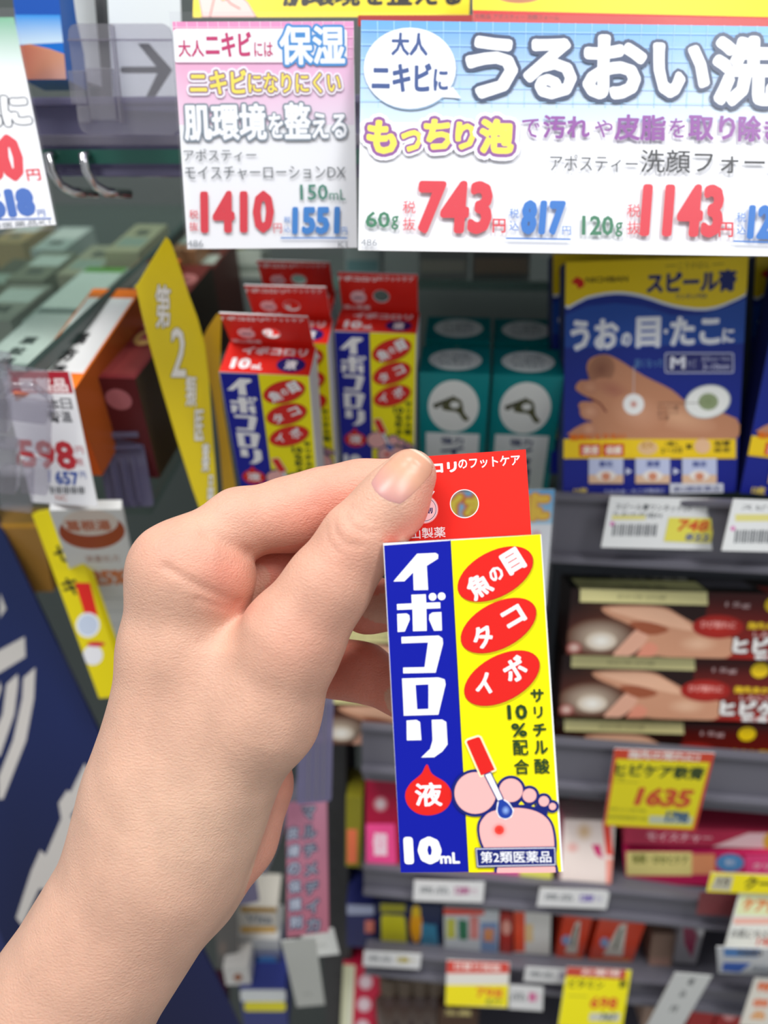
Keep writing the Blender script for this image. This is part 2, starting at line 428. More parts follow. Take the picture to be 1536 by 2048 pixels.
f = quad([(-190, 38), (26, 33), (114, 453), (-100, 462)], .335, tilt=8, yaw=-6, sig=9)
A = Art(f); A.full('F1F3F5')
A.poly([(-195, 30), (30, 30), (55, 160), (-165, 160)], 'x', cols=['4C9A6A', '66A884', 'F0F3F4', 'F0F3F4'])
A.text('に', *a1(12, 765), *a1(238, 1010), 'F4F6F6', .06, out=[('4A5058', .05)])
A.text('肌', -60, 195, 0, 255, 'F4F6F6', .06, out=[('4A5058', .05)])
A.text('560', -85, 270, 47, 366, PR, .06); A.text('円', *a1(212, 1352), *a1(325, 1448), PR, .03)
A.text('618', -28, 377, 70, 436, '2F63B4', .1); A.text('円', *a1(300, 1677), *a1(362, 1732), '2F63B4', .02); A.stroke([(-80, 441), (102, 437)], '2F63B4', 1.6)
A.text('第2類医薬品K1', -60, 444, 102, 455, '6A7076')
sheet('price_card', f, 'green-topped price card leaning in at the top left edge', 'price card', A, sleeve=(.001, .002, .0012, .0035))

# cards on the level above, cut by the top of the frame
f = quad([(392, -120), (941, -125), (940, 34), (385, 34)], .40, tilt=5)
A = Art(f); A.full('F6DE10')
A.text('肌環境を整える', 565, -40, 925, 14, '16120C', .05)
A.poly([(395, -20), (430, -24), (445, 3), (475, -12), (495, 5), (512, 34), (405, 34)], 'E9B9B4', out=[('6B3A2C', .0004)])
A.stroke([(430, -10), (420, 34)], '6B3A2C', 1.2); A.stroke([(445, -10), (462, 8), (480, 18)], '6B3A2C', 1.2)
sheet('promotion_card', f, 'yellow promotion card with black lettering and a pink figure, above the 1410 card', 'promotion card', A)
f = quad([(945, -140), (1700, -120), (1700, 60), (945, 48)], .392, tilt=5)
A = Art(f); A.full('F5DC0C'); A.poly([(940, 20), (1710, 38), (1710, 70), (940, 60)], 'C01C1C'); A.ell(1038, -12, 50, 19, '8A4A30', edge='B87848')
A.text('化粧品 アポスティー 洗顔フォーム', 950, 29, 1118, 39, '2A0C0C')
sheet('promotion_card', f, 'yellow promotion card with a red band behind the blue 743 card', 'promotion card', A)
f = quad([(716, 30), (945, 30), (945, 52), (716, 52)], .37, tilt=5)
sheet('red_strip', f, 'thin red strip between the yellow promotion cards', 'strip', None, col='B4201C')

# the arrow board, its clear holder and neighbours at the top left
f = quad([(203, -140), (362, -140), (362, 222), (232, 222)], .395, tilt=2)
A = Art(f); A.full('DDE3E5')
A.stroke([(246, 140), (330, 140)], '3C3F46', 5.6, smooth=0); A.poly([(275, 87), (298, 87), (345, 140), (308, 198), (290, 198), (318, 140)], '3C3F46')
sheet('arrow_board', f, 'white board with a dark arrow pointing right, in a clear holder', 'sign', A)
f = quad([(148, -120), (206, -130), (232, 215), (164, 215)], .41, tilt=2)
A = Art(f); A.full('1C5146'); A.rect(104, -130, 150, 300, 'E2E7E6'); A.poly([(183, -120), (205, -120), (236, 225), (200, 225)], '6E6E70')
sheet('green_edge_board', f, 'dark green and grey board left of the arrow board', 'board', A)
f = quad([(20, -90), (108, -90), (136, 158), (40, 160)], .37, tilt=4, yaw=-4)
A = Art(f); A.full('1668C0'); A.poly([(0, -90), (112, -90), (140, 30), (0, 30)], '1C50A8'); A.poly([(0, 30), (120, 30), (130, 85), (0, 90)], 'x', cols=['2F8AD8', '2F8AD8', 'BFD4E4', 'BFD4E4'])
A.poly([(0, 92), (60, 88), (100, 98), (134, 108), (140, 165), (0, 165)], 'x', cols=['A85A48', 'B06A55', 'C88A6C', 'C08A70', 'B48C84', 'A06050'], smooth=0)
carton('foot_care_box', f, .02, 'blue box with a skin-coloured picture behind the left price card', 'box', A, col='1C58A8')
f = quad([(106, -110), (140, -112), (160, 160), (140, 160)], .385, tilt=4)
carton('white_edge_box', f, .02, 'white box edge between the blue box and the green board', 'box', None, col='E4E8EA')

def clear_panel(name, c, Y, label, cat, tilt=0, yaw=0, th=.0010, m=None, rad=.004, parent=None, extra=None):
    fr = quad(c, Y, tilt, yaw); bm = bmesh.new(); w, h = fr.w, fr.h; P = []
    for cx, cz, a0 in ((w / 2 - rad, h - rad, 0), (-w / 2 + rad, h - rad, 90), (-w / 2 + rad, rad, 180), (w / 2 - rad, rad, 270)):
        for k in range(5): a = math.radians(a0 + k * 22.5); P.append((cx + rad * math.cos(a), cz + rad * math.sin(a)))
    a = [bm.verts.new((x, 0, z)) for x, z in P]; b = [bm.verts.new((x, th, z)) for x, z in P]
    bm.faces.new(a); bm.faces.new(b[::-1])
    for k in range(len(P)): bm.faces.new((a[k], b[k], b[(k + 1) % len(P)], a[(k + 1) % len(P)]))
    o = bm_obj(name, bm, m or CLEAR2); o.matrix_world = fr.matrix(); tag(o, label, cat)
    return o, fr
h, fr = clear_panel('label_holder', [(133, 47), (342, 47), (360, 270), (160, 268)], .352, 'scuffed clear label holder in front of the arrow board', 'label holder', tilt=8, m=CLIPM)
bm = bmesh.new()
for (x0, x1, z0, z1) in ((-.0225, -.0155, .011, .0235), (-.0205, -.0150, .004, .0105), (-.0150, -.0035, .005, .0245), (-.0025, -.0015, .004, .040)): add_box(bm, x0, x1, -.004, .0, z0, z1, .0007)
bm_obj('clip_block', bm, CLIPM, h)
bm = bmesh.new(); add_box(bm, -fr.w / 2, fr.w / 2, -.001, 0, .0345, .0351); bm_obj('fold_line', bm, CLEAR2, h)

# ------------------------------------------------------------------ shelves
def shelf(y_px, x_ref, Y, depth, x0, x1, slope, label, rail_h=.03, board=None, rail=None, thick=.006, lip=True, drop=.003):
    """Board whose top front edge is seen at pixel height y_px; world x from x0 to x1; slope: degrees rising to the back."""
    p = hitY(x_ref, y_px, Y); t = math.radians(slope)
    bm = bmesh.new(); add_box(bm, x0, x1, 0, depth, -thick, 0, .0008)
    o = bm_obj('shelf', bm, board or RAILG); o.location = (0, Y, p[2] - drop); o.rotation_euler = (t, 0, 0); tag(o, label, 'shelf')
    if rail:
        bm = bmesh.new(); add_box(bm, x0, x1, -.004, -.001, -rail_h, .002, .0006)
        add_box(bm, x0, x1, -.009, -.001, -rail_h - .001, -rail_h + .003, .0008)
        if lip: add_box(bm, x0, x1, -.007, -.001, .0, .0035, .0008)
        r = bm_obj('price_rail', bm, rail, o); r.rotation_euler = (-t, 0, 0); r.location = (0, drop * math.sin(t), drop * math.cos(t))
    return o, p[2]
S1, H1 = shelf(213, 250, .375, .30, -.115, .75, 0, 'upper shelf with the violet clear price rail, behind the top price cards', .028, DARKM, VIOLET)
S1L, _ = shelf(213, 250, .375, .30, -.62, -.116, 0, 'left part of the upper shelf, clear glass behind the violet rail', .028, GLASS, VIOLET)
for s_, xa, xb in ((S1, -.115, .75), (S1L, -.62, -.116)):
    bm = bmesh.new(); add_box(bm, xa, xb, -.0105, -.0092, -.0205, -.0146); bm_obj('green_core_strip', bm, mat('green_strip', '1C5448', rough=.3), s_)
    bm = bmesh.new(); add_box(bm, xa, xb, -.0100, -.0042, -.0132, -.0085, .0008); bm_obj('rail_ridge', bm, CLEAR2, s_)
S2, H2 = shelf(1000, 1300, .395, .34, -.045, .75, 7, 'glass shelf holding the corn remover cartons with a grey price rail', .036, GLASS, RAILG, drop=.021)
S3, H3 = shelf(1492, 1300, .395, .34, -.06, .75, 0, 'grey shelf under the stack of brown cartons', .033, RAILG, RAILG, drop=.042)
S4, H4 = shelf(1775, 1250, .395, .34, -.06, .75, 0, 'grey shelf under the pink cartons', .022, RAILG, RAILG)
S5, H5 = shelf(1948, 1250, .395, .34, -.06, .75, 0, 'grey shelf under the small orange cartons', .020, RAILG, RAILG)
S6, H6 = shelf(2190, 1250, .395, .34, -.06, .75, 0, 'lowest grey shelf below the frame with bottles', .03, RAILG, RAILG)
bm = bmesh.new(); add_box(bm, -1.2, 1.2, .76, .80, -1.45, .6); o = bm_obj('wall_back', bm, BACKM); tag(o, kind='structure')
bm = bmesh.new(); add_box(bm, -2.5, 2.5, -2, 1.2, -1.50, -1.45); o = bm_obj('floor', bm, mat('floor_tile', 'B9B7B0', rough=.3, noise=.05)); tag(o, kind='structure')
# upright post between the two bays
pp = hitY(668, 1700, .42)
bm = bmesh.new(); add_box(bm, pp[0] - .012, pp[0] + .012, .415, .46, -1.45, hitY(668, 1260, .42)[2], .001)
for k in range(24): add_box(bm, pp[0] - .002, pp[0] + .002, .4145, .416, -.9 + k * .03, -.885 + k * .03)
o = bm_obj('shelf_upright', bm, DARKM); tag(o, 'dark slotted metal upright left of the lower shelves', 'upright')
# hooks at the top left
for (x, lab) in ((96, 'left'), (166, 'right')):
    p = hitY(x, 312, .36); bm = bmesh.new()
    add_tube(bm, [Vector(p) + Vector(d) for d in ((.001, .004, .0006), (0, 0, 0), (.0008, -.0005, -.006), (.003, .001, -.012), (.006, .006, -.0150), (.014, .014, -.0160))], [.0018, .0022, .0022, .0022, .0022, .002], 8)
    o = bm_obj('shelf_hook', bm, CHROME, smooth=True); tag(o, 'chrome hook under the upper rail, %s one of the pair' % lab, 'hook', 'chrome hooks under the upper rail')
# ------------------------------------------------------------------ the wart-remover carton, shared by the held one and those on the shelf
def z1(x, y): return (740 + x / 3.657, 880 + y / 3.657)
def z2(x, y): return (740 + x / 3.657, 1300 + y / 3.657)
HB = quad([(767, 1089), (1083, 1066), (1126, 1743), (801, 1745)], ray(945, 1410)[1] * .2065, tilt=28, yaw=0, sig=8)
HBD = .024
RED, YEL, NAVY, WHT = 'D8201A', 'FCF000', '04139A', 'F4F5F8'
def remedy_front():
    A = Art(HB, 'px'); A.full('EDEEF2')
    A.poly([(768, 1091), (901, 1081), (937, 1746), (801, 1748)], NAVY)
    A.poly([(902, 1081), (1081, 1067), (1123, 1746), (938, 1746)], YEL)
    A.stroke([(901, 1081), (937, 1743)], '1B2A50', .9)
    P1 = lambda L: [z1(*p) for p in L]; P2 = lambda L: [z2(*p) for p in L]
    A.poly(P1([(345, 832), (480, 826), (499, 838), (497, 868), (415, 920), (425, 1096), (320, 1098), (316, 968), (252, 1033), (172, 1035), (190, 1012)]), WHT)
    A.poly(P1([(303, 1132), (408, 1128), (411, 1190), (513, 1187), (515, 1230), (412, 1234), (415, 1395), (315, 1398), (311, 1238), (199, 1243), (197, 1200), (306, 1195)]), WHT)
    for x, y in ((458, 1147), (524, 1143)): A.ell(*z1(x, y), 7.7, 7.7, WHT)
    A.poly(P1([(199, 1272), (268, 1268), (288, 1282), (291, 1315), (255, 1400), (203, 1404)]), WHT)
    A.poly(P1([(522, 1258), (526, 1393), (468, 1395), (432, 1312), (434, 1278), (458, 1261)]), WHT)
    A.poly(P1([(230, 1440), (502, 1430), (530, 1450), (534, 1490), (480, 1701), (243, 1706), (243, 1664), (400, 1661), (425, 1480), (232, 1487)]), WHT)
    A.poly(P2([(235, 208), (500, 200), (546, 214), (553, 250), (500, 472), (248, 480)]), WHT)
    A.poly(P2([(333, 255), (428, 250), (428, 430), (345, 433)]), NAVY)
    A.poly(P2([(268, 515), (340, 510), (366, 526), (376, 658), (270, 660)]), WHT)
    A.poly(P2([(452, 510), (528, 508), (558, 526), (567, 690), (530, 740), (470, 783), (375, 785), (440, 722), (458, 660)]), WHT)
    A.poly(P2([(417, 835), (455, 905), (555, 970), (598, 1050), (580, 1130), (520, 1185), (430, 1208), (340, 1190), (275, 1130), (258, 1050), (295, 975), (375, 905)]), RED, smooth=4)
    A.text('液', *z2(330, 968), *z2(526, 1142), WHT, bold=.028)
    A.text('10', *z2(248, 1362), *z2(524, 1566), WHT, bold=.10)
    A.text('mL', *z2(512, 1478), *z2(656, 1560), WHT, bold=.05)
    for (cx, cy) in (z1(917, 981), z1(940, 1357), z2(965, 205)):
        A.ell(cx + 2.2, cy + 2.2, 82.5, 46.5, 'A8A000', -28, edge='C8C000')
        A.ell(cx, cy, 82.5, 46, 'B01818', -28); A.ell(cx - .3, cy - .4, 81.3, 45, RED, -28)
    def g(ch, c, s, b=.035, sy=None): A.text(ch, c[0] - s / 2, c[1] - (sy or s) / 2, c[0] + s / 2, c[1] + (sy or s) / 2, WHT, bold=b, rot=-28)
    g('魚', z1(797, 1066), 47); g('の', z1(922, 980), 28); g('目', z1(1045, 886), 40, .06, 46)
    g('タ', z1(824, 1436), 42); g('コ', z1(1050, 1290), 43, .055, 36)
    g('イ', z2(835, 254), 40); g('ボ', z2(1060, 140), 46)
    G = '24401E'
    for ch, x, y, s in (('サ', 1222, 331, 27), ('リ', 1230, 453, 24), ('チ', 1240, 582, 27), ('ル', 1250, 708, 28), ('酸', 1257, 845, 31), ('配', 1100, 710, 31), ('合', 1108, 850, 31)):
        p = z2(x, y); sx = s * (.75 if ch == 'リ' else 1); A.text(ch, p[0] - sx / 2, p[1] - s / 2, p[0] + sx / 2, p[1] + s / 2, G, bold=.022 if ch in '酸配合' else .04)
    A.text('10', *z2(1003, 395), *z2(1150, 505), G, bold=.05); A.text('%', *z2(1032, 530), *z2(1148, 632), G, bold=.04)
    # sole of a foot with toes
    N2, PK = '14206E', 'EBB0AE'
    toes = [(770, 1040, 152), (1030, 1020, 86), (1165, 1058, 51), (1270, 1100, 38), (1333, 1138, 26)]
    sole = [(800, 1300), (822, 1232), (890, 1175), (1050, 1148), (1190, 1166), (1282, 1216), (1328, 1290), (1346, 1420), (1334, 1520), (1330, 1640), (960, 1640), (930, 1570), (870, 1500), (818, 1400)]
    fill = [(900, 1080), (1000, 1090), (1160, 1110), (1300, 1160), (1290, 1230), (1000, 1200), (880, 1230), (820, 1260)]
    for x, y, r in toes: A.ell(*z2(x, y), (r + 21) / 3.657, (r + 21) / 3.657, N2)
    A.poly([z2(*p) for p in fill], N2)
    A.poly([z2(*p) for p in spline(sole, 4)], N2, out=[(N2, 18 / 3.657 * HB.w / 322)])
    A.poly([z2(*p) for p in [(1085, 1125), (1105, 1100), (1128, 1125)]], YEL); A.poly([z2(*p) for p in [(1180, 1137), (1195, 1125), (1206, 1140)]], YEL)
    A.poly([z2(*p) for p in spline(sole, 4)], PK)
    for x, y, r in toes: A.ell(*z2(x, y), r / 3.657, r / 3.657, PK)
    A.ell(*z2(945, 1309), 60 / 3.657, 58 / 3.657, 'E03028', edge=PK); A.ell(*z2(945, 1309), 34 / 3.657, 33 / 3.657, 'D8281F', edge='E2493F')
    # dropper
    tube = P2([(842, 908), (880, 892), (970, 1082), (936, 1094)]); cap = P2([(706, 666), (716, 655), (790, 630), (805, 636), (912, 868), (812, 912)])
    dr = P2([(946, 1090), (968, 1088), (1010, 1115), (1042, 1165), (1028, 1208), (990, 1224), (950, 1210), (932, 1170), (938, 1120)])
    k = HB.w / 322
    A.poly(cap, WHT, out=[('FFF0C8', 3.4 * k)]); A.poly(dr, WHT, out=[(WHT, 2.6 * k)])
    A.poly(tube, N2, out=[(N2, 2.3 * k)]); A.poly(tube, WHT); A.poly(cap, RED)
    A.poly(dr, '1B3C9C', smooth=3); A.ell(*z2(992, 1165), 9, 10, '8FB0E8', edge='1B3C9C')
    A.poly(P2([(766, 1437), (1357, 1428), (1362, 1570), (779, 1583)]), N2)
    A.poly(P2([(775, 1444), (1350, 1436), (1354, 1563), (786, 1575)]), WHT); A.poly(P2([(779, 1449), (1346, 1441), (1350, 1558), (790, 1570)]), N2)
    A.text('第2類医薬品', *z2(808, 1462), *z2(1322, 1547), WHT, bold=.01)
    return A
def remedy_tab():
    w, h = HB.w * .955, .0262
    fr = facet(w, h)
    bm = bmesh.new(); n = 40; cx, cz, r = .0, h * .42, .0041
    cx = w * .028
    rim = [(cx + r * math.cos(2 * math.pi * k / n), cz + r * math.sin(2 * math.pi * k / n)) for k in range(n)]
    def outer(a):
        c, s = math.cos(a), math.sin(a); t = []
        if abs(c) > 1e-9: t.append(((w / 2 - cx) if c > 0 else (-w / 2 - cx)) / c)
        if abs(s) > 1e-9: t.append(((h - cz) if s > 0 else -cz) / s)
        t = min(x for x in t if x > 0); return (cx + c * t, cz + s * t)
    angs = sorted([2 * math.pi * k / n for k in range(n)] + [math.atan2(zz - cz, xx - cx) % (2 * math.pi) for xx in (-w / 2, w / 2) for zz in (0, h)])
    I = [(cx + r * math.cos(a), cz + r * math.sin(a)) for a in angs]; O = [outer(a) for a in angs]
    rows = [[bm.verts.new((x, y, z)) for x, z in ring] for ring, y in ((I, 0), (O, 0), (O, .0007), (I, .0007))]
    m = len(angs)
    for a, b in ((0, 1), (1, 2), (2, 3), (3, 0)):
        for k in range(m): bm.faces.new((rows[a][k], rows[a][(k + 1) % m], rows[b][(k + 1) % m], rows[b][k]))
    A = Art(fr, 'uv')
    # red ink round the hole as a fan of quads so that the hole stays open
    z = A._z(); pts = [(x + w / 2, h - zz) for x, zz in [(cx + (r + .0003) * math.cos(a), cz + (r + .0003) * math.sin(a)) for a in angs] + O]
    A._add(pts, [(k, (k + 1) % m, m + (k + 1) % m, m + k) for k in range(m)], [tuple(lin('DC2A20'))] * len(pts), z)
    U = lambda x, y: ((x - 790) / 258., (y - 900) / 178.)
    A.text('イボコロリ', *U(778, 914), *U(916, 937), WHT, bold=.06)
    A.text('のフットケア', *U(919, 910), *U(1036, 932), WHT, bold=.02)
    a = U(849, 1010); A.ell(a[0], a[1], .104, .165, 'F2B8BC'); A.ell(a[0], a[1], .096, .150, WHT); A.ell(a[0], a[1], .09, .14, '22306E'); A.ell(a[0], a[1], .086, .133, 'F8D8DC')
    A.text('イボコロリ', a[0] - .062, a[1] - .02, a[0] + .062, a[1] + .055, '18246A', bold=.06)
    A.stroke([(a[0] + .05, a[1] - .14), (a[0] + .08, a[1] - .2)], WHT, .005)
    A.text('横山製薬', *U(795, 1048), *U(887, 1070), WHT, bold=.015)
    return bm, A
def remedy_top():
    fr = facet(HB.w, HBD); A = Art(fr, 'uv', step=2e-5); A.full('E02A22')
    A.text('イボコロリ', .18, .12, .92, .38, WHT, bold=.06); A.text('10', .1, .52, .32, .88, WHT, bold=.07); A.text('mL', .34, .68, .46, .88, WHT, bold=.04)
    A.ell(.77, .68, .16, .24, '1A2070'); A.text('液', .70, .52, .84, .84, WHT, bold=.03)
    return A
remedy = carton('wart_remedy_carton', HB, HBD, 'sharp navy and yellow corn remover carton held up in the foreground by finger and thumb', 'carton',
                art=remedy_front(), col='E9E9EE', group='corn remover cartons', top=remedy_top())
bm, ta = remedy_tab()
tab = bm_obj('hanging_tab', bm, plain('E8E6E6'), remedy); ta.build('printed_tab', tab, GLOSSY)
TABM = Matrix.Translation((0, HBD - .0007, HB.h))
tab.matrix_local = TABM
TABF = Frame(HB.TL + HB.n * (HBD - .0007) - HB.v * .0262, HB.u, HB.v, HB.w, .0262)

# ------------------------------------------------------------------ the hand, one continuous surface grown from a distance field
def C3(px, py, z): return np.array([(px - 768) / F * z, (1024 - py) / F * z, z])
CH = dict(
 palm=[[(-60, 2328, .236, 172), (139, 2008, .238, 165), (312, 1730, .241, 167), (345, 1620, .243, 162)], [(345, 1620, .243, 162), (386, 1500, .243, 146), (420, 1350, .245, 125)],
       [(325, 1540, .237, 112), (345, 1300, .235, 103), (362, 1145, .234, 98)], [(400, 1560, .25, 100), (430, 1210, .252, 76)],
       [(430, 1560, .262, 95), (450, 1290, .265, 68)], [(460, 1560, .272, 88), (470, 1390, .275, 58)], [(440, 1160, .2335, 55), (449, 1148, .2335, 57)],
       [(497, 1570, .262, 90), (470, 1672, .258, 82), (395, 1770, .248, 88)]],
 thenar=[[(418, 1600, .238, 88), (522, 1426, .231, 112), (585, 1275, .226, 98), (655, 1172, .2238, 80), (718, 1080, .2232, 71), (783, 1008, .2240, 65), (820, 951, .2250, 53)]],
 index=[[(362, 1145, .234, 96), (480, 1047, .239, 66), (585, 1028, .243, 70), (650, 1003, .2445, 63), (720, 985, .2455, 60), (822, 962, .2452, 51)]],
 middle=[[(430, 1210, .252, 74), (520, 1150, .254, 62), (640, 1130, .258, 58), (735, 1209, .253, 52), (815, 1216, .2465, 45)]],
 ring=[[(450, 1290, .265, 68), (560, 1335, .267, 60), (690, 1339, .262, 53), (730, 1345, .258, 52), (810, 1395, .2480, 46)]],
 pinky=[[(470, 1390, .275, 58), (530, 1440, .275, 46), (562, 1475, .262, 42)]])
KB = dict(palm=.016, thenar=.004, index=.002, middle=.004, ring=.004, pinky=.004)
def smin(a, b, k):
    h = np.clip(.5 + .5 * (b - a) / k, 0, 1)
    return b * (1 - h) + a * h - k * h * (1 - h)
def chain(P, pts, k):
    D = None
    for (a, b) in zip(pts, pts[1:]):
        A, B = C3(*a[:3]), C3(*b[:3]); ra, rb = a[3] * a[2] / F, b[3] * b[2] / F
        d = B - A; t = np.clip(((P - A) @ d) / (d @ d), 0, 1)
        v = np.linalg.norm(P - A - t[..., None] * d, axis=-1) - (ra + (rb - ra) * t)
        D = v if D is None else smin(D, v, k)
    return D
def hand_base(P):
    px = 768 + F * P[..., 0] / P[..., 2]
    D = None
    for c in CH['palm']:
        v = chain(P, c, .004); D = v if D is None else smin(D, v, .005 if c[0][0] == 497 else .013)
    py = 1024 - F * P[..., 1] / P[..., 2]
    kt = np.clip((py - 1195) / 110, .12, 1) * np.clip((700 - px) / 120, .12, 1)
    D = smin(D, chain(P, CH['thenar'][0], .006), .013 * kt)
    for nme in ('index', 'middle', 'ring', 'pinky'):
        k = .007 * np.clip((520 - px) / 90, .14, 1)
        D = smin(D, chain(P, CH[nme][0], .005), k)
    return D
def surf(px, py, z0=.19):                               # first skin point seen along a pixel's ray
    r = np.array([(px - 768) / F, (1024 - py) / F, 1.0]); z = z0
    for _ in range(60):
        d = float(hand_base(r * z)); z += max(d * .8, 0)
        if d < 2e-5: break
    return r * z
FOLDS = [([(332, 1134), (375, 1160), (430, 1188), (476, 1208)], .0008, .0014), ([(395, 1199), (430, 1210), (468, 1218)], .0005, .0011),
         ([(412, 1064), (455, 1088), (496, 1106)], .0007, .0018),
         ([(668, 1040), (672, 1066), (694, 1088), (722, 1092)], .00042, .0009), ([(690, 1026), (705, 1052), (730, 1064), (752, 1062)], .00036, .0009),
         ([(700, 1012), (722, 1034), (752, 1044)], .00025, .0009), ([(652, 1052), (656, 1080), (676, 1104)], .00025, .0009),
         ([(612, 962), (622, 985), (630, 1010)], .0004, .0012), ([(602, 964), (611, 990), (618, 1015)], .00025, .0011)]
FP = [([surf(*p) for p in spline(l, 4, False)], a, s) for l, a, s in FOLDS]
# nail frame on the thumb tip
TA, TB = C3(758, 1028, .2235), C3(826, 940, .2252)
NAX = (TB - TA) / np.linalg.norm(TB - TA)
NN = np.array([-.16, .10, -1.0]); NN -= NAX * (NN @ NAX); NN /= np.linalg.norm(NN)
NS = np.cross(NAX, NN)
NC = C3(806, 962, .2246)
def hand_sdf(P):
    D = hand_base(P)
    for pts, a, s in FP:
        m = None
        c = (pts[0] + pts[-1]) / 2; rad = np.linalg.norm(pts[0] - pts[-1]) / 2 + .012
        if np.linalg.norm(P.reshape(-1, 3).mean(0) - c) > rad + .014: continue
        for q, q2 in zip(pts, pts[1:]):
            d = q2 - q; t = np.clip(((P - q) @ d) / (d @ d), 0, 1); v = ((P - q - t[..., None] * d) ** 2).sum(-1); m = v if m is None else np.minimum(m, v)
        D = D + a * np.exp(-m / (2 * (s * .7) ** 2))
    return D
def surface_nets(D, o, h):
    S = D < 0; nx, ny, nz = D.shape
    cnt = np.zeros((nx - 1, ny - 1, nz - 1), np.int8)
    for i in (0, 1):
        for j in (0, 1):
            for k in (0, 1): cnt += S[i:nx - 1 + i, j:ny - 1 + j, k:nz - 1 + k]
    act = (cnt > 0) & (cnt < 8); idx = np.argwhere(act)
    ids = -np.ones(act.shape, np.int64); ids[act] = np.arange(len(idx))
    cs = [(i, j, k) for i in (0, 1) for j in (0, 1) for k in (0, 1)]
    val = {c: D[idx[:, 0] + c[0], idx[:, 1] + c[1], idx[:, 2] + c[2]] for c in cs}
    acc = np.zeros((len(idx), 3)); n = np.zeros(len(idx))
    for a in cs:
        for ax in range(3):
            if a[ax]: continue
            b = list(a); b[ax] = 1; b = tuple(b); va, vb = val[a], val[b]; m = (va < 0) != (vb < 0)
            t = va / np.where(m, va - vb, 1); p = np.zeros((len(idx), 3)) + np.array(a); p[:, ax] += t
            acc[m] += p[m]; n[m] += 1
    V = (idx + acc / n[:, None]) * h + o; Fs = []
    for ax in range(3):
        sl0 = [slice(None)] * 3; sl1 = [slice(None)] * 3; sl0[ax] = slice(0, -1); sl1[ax] = slice(1, None)
        cr = np.argwhere(S[tuple(sl0)] != S[tuple(sl1)]); o1, o2 = [x for x in range(3) if x != ax]
        ok = (cr[:, o1] > 0) & (cr[:, o2] > 0) & (cr[:, o1] < D.shape[o1] - 1) & (cr[:, o2] < D.shape[o2] - 1); cr = cr[ok]
        def cell(d1, d2):
            q = cr.copy(); q[:, o1] -= d1; q[:, o2] -= d2; return ids[q[:, 0], q[:, 1], q[:, 2]]
        f = np.stack([cell(1, 1), cell(0, 1), cell(0, 0), cell(1, 0)], 1)
        neg = S[cr[:, 0], cr[:, 1], cr[:, 2]] ^ (ax == 1); f[~neg] = f[~neg][:, ::-1]
        Fs.append(f)
    return V, np.concatenate(Fs)
